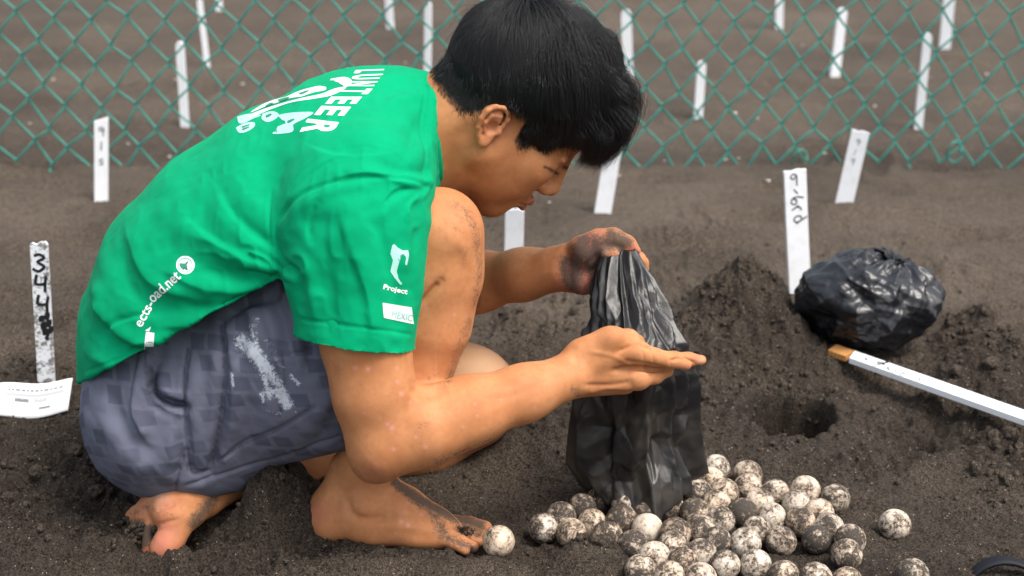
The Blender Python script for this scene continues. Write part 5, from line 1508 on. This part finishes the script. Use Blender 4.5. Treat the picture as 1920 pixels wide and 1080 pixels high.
    so = o.modifiers.new('film', 'SOLIDIFY'); so.thickness = 0.0003
    return o
held_bag()

def tied_bag():
    root = empty('knotted_bag', sand_at(1630, 640)); tag(root, 'tied full black plastic bag lying on the sand by the wide stake', 'bag')
    c = W(1630, 560, 1.99)
    m = mpp(c)
    nth, nph = 220, 420
    th = np.linspace(0.0, math.pi, nth); ph = np.linspace(0, 2 * math.pi, nph, endpoint=False)
    TH, PH = np.meshgrid(th, ph, indexing='ij')
    ax = np.array([0.52, 0.10, 0.80]); ax /= np.linalg.norm(ax)
    e1 = np.cross(ax, (0, 1.0, 0)); e1 /= np.linalg.norm(e1); e2 = np.cross(ax, e1)
    D = np.cos(TH)[..., None] * ax + np.sin(TH)[..., None] * (np.cos(PH)[..., None] * e1 + np.sin(PH)[..., None] * e2)
    R = np.array([139 * m, 0.096, 91 * m / CP])
    base = 1 / np.sqrt(((D / R) ** 2).sum(-1))
    cp_, sp_ = np.cos(PH), np.sin(PH)
    near = np.exp(-(TH / 0.75) ** 2)
    k1 = ridge(noise3(np.stack([cp_ * 2.6, sp_ * 2.6, TH * 1.2], -1), 621)) * 0.06
    k2 = ridge(noise3(np.stack([cp_ * 6, sp_ * 6, TH * 1.6 + cp_], -1), 622)) * (0.016 + 0.06 * near)
    k3 = ridge(noise3(np.stack([cp_ * 12, sp_ * 12, TH * 2.2], -1), 623)) * (0.003 + 0.035 * near)
    # slack creases that run round the belly of the bag
    q = np.stack([D[..., 0] * 1.2, D[..., 1] * 1.2, D[..., 2] * 4.0 + D[..., 0] * 1.6], -1)
    q = q + 0.35 * np.stack([noise3(D * 3, 631), noise3(D * 3, 632), noise3(D * 3, 633)], -1)
    k4 = ridge(noise3(q, 624)) * 0.050 * (1 - near) + ridge(noise3(q * 2.1, 625)) * 0.018 * (1 - near)
    lump = 0.05 * noise3(D * 2.4, 626)
    fade = smoothstep(0.05, 0.4, TH) * smoothstep(3.1, 2.7, TH)
    lump = lump + fade * (creases(PH, TH, 2 * math.pi, 90, 0.16, 0.55, 0.035, 671, 0.15, (0.3, 1.3), 0.35) + creases(PH, TH, 2 * math.pi, 90, 0.14, 0.7, 0.032, 672, 1.35, (0.9, 2.6), 0.35)
                          + creases(PH, TH, 2 * math.pi, 160, 0.07, 0.3, 0.014, 673, 1.2, (0.5, 2.6), 0.6))
    wr2 = 2 * math.pi * 0.09
    lump = lump * 0.75 + fade * 55 * (crumple(PH * 0.09, TH * 0.09, wr2, 260, 0.45, 711, 0.28) - crumple(PH * 0.09, TH * 0.09, wr2, 240, 0.5, 712, 0.28))
    k1, k2, k3, k4 = k1 * 0.7, k2 * 0.6, k3 * 0.7, k4 * 0.4
    rr = base * (1 + k1 + k2 + k3 + k4 + lump - 0.09 - 0.16 * np.exp(-((TH - 0.10) / 0.30) ** 2))
    P = c + D * rr[..., None]
    zf = sand_z(P[..., 0], P[..., 1]) - 0.004
    P[..., 2] = np.maximum(P[..., 2], zf)
    F = grid_faces(nth, nph, True)
    mat = plastic('black_film')
    o = mesh_obj('film', P.reshape(-1, 3) - np.array(root.location), F, mat); o.parent = root
    # the knot: a pinched neck with a floppy tuft
    top = c + ax * (base[0, 0] * 0.66)
    tip = W(1672, 478, 1.955)
    n1, n2 = 40, 60
    V = []
    for i in range(n1):
        s = i / (n1 - 1)
        rad = 0.016 * (1 - s) ** 2 + 0.0065 + 0.015 * s ** 2
        cc = top * (1 - s) + (top + ax * 0.030 + np.array([-0.020, -0.012, -0.006]) * s) * s
        for j in range(n2):
            a = 2 * math.pi * j / n2
            w = 1 + 0.30 * math.sin(7 * a + s * 3) * (0.3 + s) + 0.18 * math.sin(13 * a - s * 4)
            V.append(cc + rad * w * (math.cos(a) * e1 + math.sin(a) * e2) + ax * 0.006 * s * math.sin(4 * a))
    o = mesh_obj('knot', np.array(V) - np.array(root.location), grid_faces(n1, n2, True), mat); o.parent = root
    so = o.modifiers.new('film', 'SOLIDIFY'); so.thickness = 0.0004
tied_bag()

# ------------------------------------------------------------------ small things
def sandal_strap():
    m = Mat('dark_rubber'); m.set(color=(0.005, 0.006, 0.010), rough=0.6, spec=0.25)
    b = sand_at(1880, 1085)
    V = []; n, w = 40, 6
    a0 = sand_at(1818, 1078); a1 = sand_at(1960, 1085)
    for i in range(n):
        s = i / (n - 1)
        base = a0 * (1 - s) + a1 * s
        up = math.sin(math.pi * s) ** 0.55
        for (dy, dz) in ((-0.011, 0.0), (-0.010, 0.0022), (0.010, 0.0022), (0.011, 0.0), (0.010, -0.0018), (-0.010, -0.0018)):
            V.append(base + np.array([0, dy * 0.7 + 0.010 * up, dz - 0.010 + 0.024 * up]))
    F = grid_faces(n, 6, True).tolist()
    o = mesh_obj('sandal_strap', np.array(V), F, m.m)
    tag(o, 'dark curved rubber strap standing out of the sand in the corner right of the eggs', 'strap')
sandal_strap()
def scrap():
    m = Mat('yellow_plastic').set(color=(0.75, 0.55, 0.01), rough=0.4).m
    c = W(1479, 984, 1.475) ; mm = mpp(c)
    P = np.array([(-9, 8, 0), (-6, 5, 2), (6, -8, 2), (9, -7, 0)]) * mm
    V = [c + np.array([p[0], -0.004 + k * 0.002, -p[1]]) for p in P for k in (0, 1)]
    F = [[0, 2, 3, 1], [2, 4, 5, 3], [4, 6, 7, 5]]
    o = mesh_obj('plastic_scrap', np.array(V), F, m, None, False)
    so = o.modifiers.new('t', 'SOLIDIFY'); so.thickness = 0.0008
    tag(o, 'tiny yellow scrap of plastic wedged between the turtle eggs', 'scrap')
scrap()
def shells():                           # specks of shell and pale pebbles on the sand by the fence
    iv, iF = ico(1); rng = np.random.default_rng(77)
    m = Mat('shell_bits'); m.set(color=(0.55, 0.50, 0.44), rough=0.6)
    spots = [(1264, 228), (1240, 196), (1246, 302), (1378, 213), (1420, 223), (1545, 288), (1708, 133), (1745, 145), (1738, 190), (1896, 234), (1440, 340), (1030, 380), (330, 150), (212, 232), (455, 158), (450, 270), (760, 118),
             (100, 150), (56, 232), (318, 295), (1505, 85), (1850, 80), (1640, 200), (1360, 300), (1850, 140), (1385, 297), (240, 270), (1160, 330)]
    Vs, Fs, n = [], [], 0
    for (x, y) in spots:
        p = sand_at(x, y); s = 0.0042 * rng.uniform(0.6, 1.3)
        v = iv * s * (1.2, 1.0, 0.5) * (1 + rng.uniform(-0.25, 0.25, (len(iv), 1))) + p + (0, 0, s * 0.3)
        Vs.append(v); Fs.append(iF + n); n += len(iv)
    tag(mesh_obj('shell_bits', np.concatenate(Vs), np.concatenate(Fs), m.m), 'pale bits of shell scattered on the sand near the fence', 'shells', kind='stuff')
shells()
# ------------------------------------------------------------------ white print on the shirt: cut to shape and laid on the cloth
SHIRT_BVH = BVHTree.FromPolygons([tuple(v) for v in SV.tolist()], SF.tolist(), epsilon=0.0)
def text_shape(s, bold=0.0):            # an outline text as triangles in the unit square (width kept as aspect)
    cu = bpy.data.curves.new('lettering', 'FONT'); cu.body = s; cu.size = 1; cu.offset = bold; cu.resolution_u = 4
    ob = bpy.data.objects.new('lettering', cu); COL.objects.link(ob)
    me = ob.to_mesh()
    V = np.array([v.co[:2] for v in me.vertices]); F = [list(p.vertices) for p in me.polygons]
    ob.to_mesh_clear(); bpy.data.objects.remove(ob); bpy.data.curves.remove(cu)
    lo, hi = V.min(0), V.max(0)
    return (V - lo) / (hi - lo), F, (hi - lo)[0] / (hi - lo)[1]
def poly_shape(P, soft=False):
    P = np.array(P, float)
    if soft: P = smooth_path(np.concatenate([P, P[:1]]), 4)[:-1]
    return P, [list(range(len(P)))]
def lay(parts, name, mat, step=5.0, lift=0.0004):
    """parts: (points in photo pixels, faces); sliced finely, then dropped on the shirt along the line of sight"""
    bm = bmesh.new()
    for V, F in parts:
        vs = [bm.verts.new((x, y, 0)) for x, y in V]
        for f in F:
            try: bm.faces.new([vs[i] for i in f])
            except ValueError: pass
    bmesh.ops.triangulate(bm, faces=bm.faces[:])
    lo = [min(v.co[k] for v in bm.verts) for k in (0, 1)]; hi = [max(v.co[k] for v in bm.verts) for k in (0, 1)]
    for k in (0, 1):
        x = lo[k] + step / 2
        while x < hi[k]:
            co = [0, 0, 0]; no = [0, 0, 0]; co[k] = x; no[k] = 1
            bmesh.ops.bisect_plane(bm, geom=bm.verts[:] + bm.edges[:] + bm.faces[:], plane_co=co, plane_no=no); x += step
    C0 = Vector(CAM); dead = []
    for v in bm.verts:
        d = Vector(ray(v.co.x, v.co.y)).normalized()
        h = SHIRT_BVH.ray_cast(C0, d)
        if h[0] is None or h[1].dot(d) > -0.02: dead.append(v)
        else:
            v.co = h[0] + h[1] * lift
    bmesh.ops.delete(bm, geom=dead, context='VERTS')
    bm.verts.index_update()
    # never bridge a fold: drop slivers that stretch far in depth
    bad = [f for f in bm.faces if max((a.verts[0].co - a.verts[1].co).length for a in f.edges) > 0.03]
    bmesh.ops.delete(bm, geom=bad, context='FACES')
    me = bpy.data.meshes.new(name); bm.to_mesh(me); bm.free()
    me.polygons.foreach_set('use_smooth', np.ones(len(me.polygons), bool))
    # turn every face to the viewer's side of the cloth
    o = bpy.data.objects.new(name, me); COL.objects.link(o); me.materials.append(mat); o.parent = shirt
    return o
def quad(shape, o, up, right):
    V, F, *_ = shape
    return np.array(o) + V[:, 1:2] * np.array(up) + V[:, :1] * np.array(right), F
INKW = Mat('white_print'); INKW.set(color=(0.72, 0.80, 0.78), rough=0.6); INKW = INKW.m
INKC = Mat('pale_print'); INKC.set(color=(0.36, 0.68, 0.60), rough=0.6); INKC = INKC.m
INKG = Mat('teal_print'); INKG.set(color=(0.22, 0.50, 0.44), rough=0.6); INKG = INKG.m
PG = Mat('green_print'); PG.set(color=(0.02, 0.20, 0.12), rough=0.7); PG = PG.m
for ch, o, up, rt in (('L', (667, 132), (54, -2), (-4, 6)), ('U', (664, 141), (55, -2), (-8, 9)), ('N', (654, 153), (55, 0), (-8, 9)), ('T', (645, 166), (54, 1), (-10, 10)),
                      ('E', (621, 182), (58, 0), (-11.5, 13.3)), ('E', (603, 199), (55.5, 2), (-14, 17)), ('R', (577, 223), (59, 7), (-15, 25))):
    lay([quad(text_shape(ch, 0.035), o, up, rt)], 'printed_letter', INKW, 4.0)
def px7(P): return [(380 + x / 5.4, 110 + y / 5.4) for x, y in P]
lay([poly_shape(px7(P), True) for P in (
    [(1250, 290), (1240, 320), (1120, 345), (1000, 385), (900, 400), (780, 440), (650, 480), (520, 535), (490, 540), (600, 470), (720, 420), (850, 385), (960, 335), (1080, 300), (1180, 280)],
    [(1440, 285), (1445, 305), (1300, 375), (1100, 412), (900, 445), (700, 512), (500, 592), (470, 575), (600, 520), (800, 455), (1000, 402), (1200, 360), (1330, 308)],
    [(1300, 208), (1440, 188), (1510, 225), (1490, 275), (1445, 285), (1430, 268), (1465, 240), (1420, 210), (1300, 222)])], 'printed_picture', INKW, 5.0)
lay([poly_shape(px7(P), True) for P in (
    [(350, 590), (470, 560), (590, 575), (500, 615), (430, 650), (370, 655)], [(610, 560), (700, 535), (770, 560), (745, 610), (660, 645), (600, 612)],
    [(340, 700), (430, 655), (520, 648), (525, 690), (450, 740), (370, 752)], [(770, 572), (910, 548), (1120, 545), (1050, 600), (950, 650), (905, 680), (890, 690), (880, 640), (910, 565), (770, 584)],
    [(760, 690), (890, 645), (915, 680), (905, 745), (725, 765), (735, 740), (880, 730), (885, 690), (770, 705)])], 'printed_picture', INKC, 5.0)
for P in ([(760, 420), (850, 395), (880, 402), (790, 440)], [(980, 352), (1060, 325), (1075, 335), (1000, 368)], [(640, 475), (700, 450), (715, 460), (650, 490)],
    [(640, 580), (690, 560), (700, 575), (650, 600)], [(860, 635), (920, 610), (930, 625), (870, 655)], [(400, 690), (470, 670), (475, 678), (405, 704)], [(400, 715), (470, 692), (475, 700), (410, 728)]):
    lay([poly_shape(px7(P), True)], 'printed_detail', PG, 5.0, 0.0008)
def line_text(s, p0, p1, hgt, side=-1, bold=0.02):   # text along p0 -> p1, letters standing on its upper side
    V, F, asp = text_shape(s, bold)
    p0, p1 = np.array(p0, float), np.array(p1, float); d = p1 - p0; n = np.array([d[1], -d[0]]) / np.linalg.norm(d)
    return p0 + V[:, :1] * d + V[:, 1:2] * n * hgt, F
lay([line_text('ects-', (266, 615), (291, 570), 16)], 'printed_lettering', INKW, 4.0)
lay([line_text('oad.net', (288, 569), (341, 521), 21)], 'printed_lettering', INKW, 4.0)
lay([poly_shape([(269, 664), (287, 664), (290, 624), (274, 622)]), poly_shape([(272, 620), (284, 612), (280, 622)])], 'printed_bar', INKW, 5.0)
def disc(c, r0, r1, n=28):
    a = np.arange(n) * 2 * math.pi / n
    if r0 == 0: return np.stack([c[0] + r1 * np.cos(a), c[1] + r1 * np.sin(a)], 1), [list(range(n))]
    V = np.concatenate([np.stack([c[0] + r * np.cos(a), c[1] + r * np.sin(a)], 1) for r in (r0, r1)])
    return V, [[k, (k + 1) % n, n + (k + 1) % n, n + k] for k in range(n)]
lay([disc((348, 497), 0, 17.5)], 'printed_roundel', INKW, 5.0)
lay([disc((348, 497), 12.2, 13.6)], 'printed_ring', INKG, 4.0, 0.0008)
_pl = 1.15 * np.array([(0, -8), (1.4, -5), (1.6, -1.5), (8, 3), (8, 4.6), (1.5, 2.4), (1.2, 5.5), (3.4, 7.4), (3.2, 8.4), (0, 7.4), (-3.2, 8.4), (-3.4, 7.4), (-1.2, 5.5), (-1.5, 2.4), (-8, 4.6), (-8, 3), (-1.6, -1.5), (-1.4, -5)])
_a = math.radians(38); _pl = np.stack([_pl[:, 0] * math.cos(_a) - _pl[:, 1] * math.sin(_a), _pl[:, 0] * math.sin(_a) + _pl[:, 1] * math.cos(_a)], 1) + (348, 497)
lay([poly_shape(_pl)], 'printed_emblem', PG, 3.0, 0.0012)
def px6(P): return [(680 + x / 4.32, 430 + y / 4.32) for x, y in P]
lay([poly_shape(px6([(255, 118), (285, 150), (325, 172), (365, 170), (374, 205), (356, 290), (344, 285), (350, 225), (325, 195), (292, 185), (296, 260), (276, 340), (290, 400), (320, 440), (305, 450), (255, 390), (224, 340), (245, 250), (224, 200), (238, 130)]))],
    'printed_map', INKC, 4.0)
lay([line_text('Project', (717, 545), (762, 555), 13, bold=0.03)], 'printed_lettering', INKW, 3.0)
lay([poly_shape(px6([(160, 595), (395, 632), (412, 768), (170, 716)]))], 'printed_box', INKW, 4.0)
lay([line_text('MÉXIC', (733, 594), (771, 602), 15, bold=0.0)], 'printed_lettering', INKG, 3.0, 0.0009)
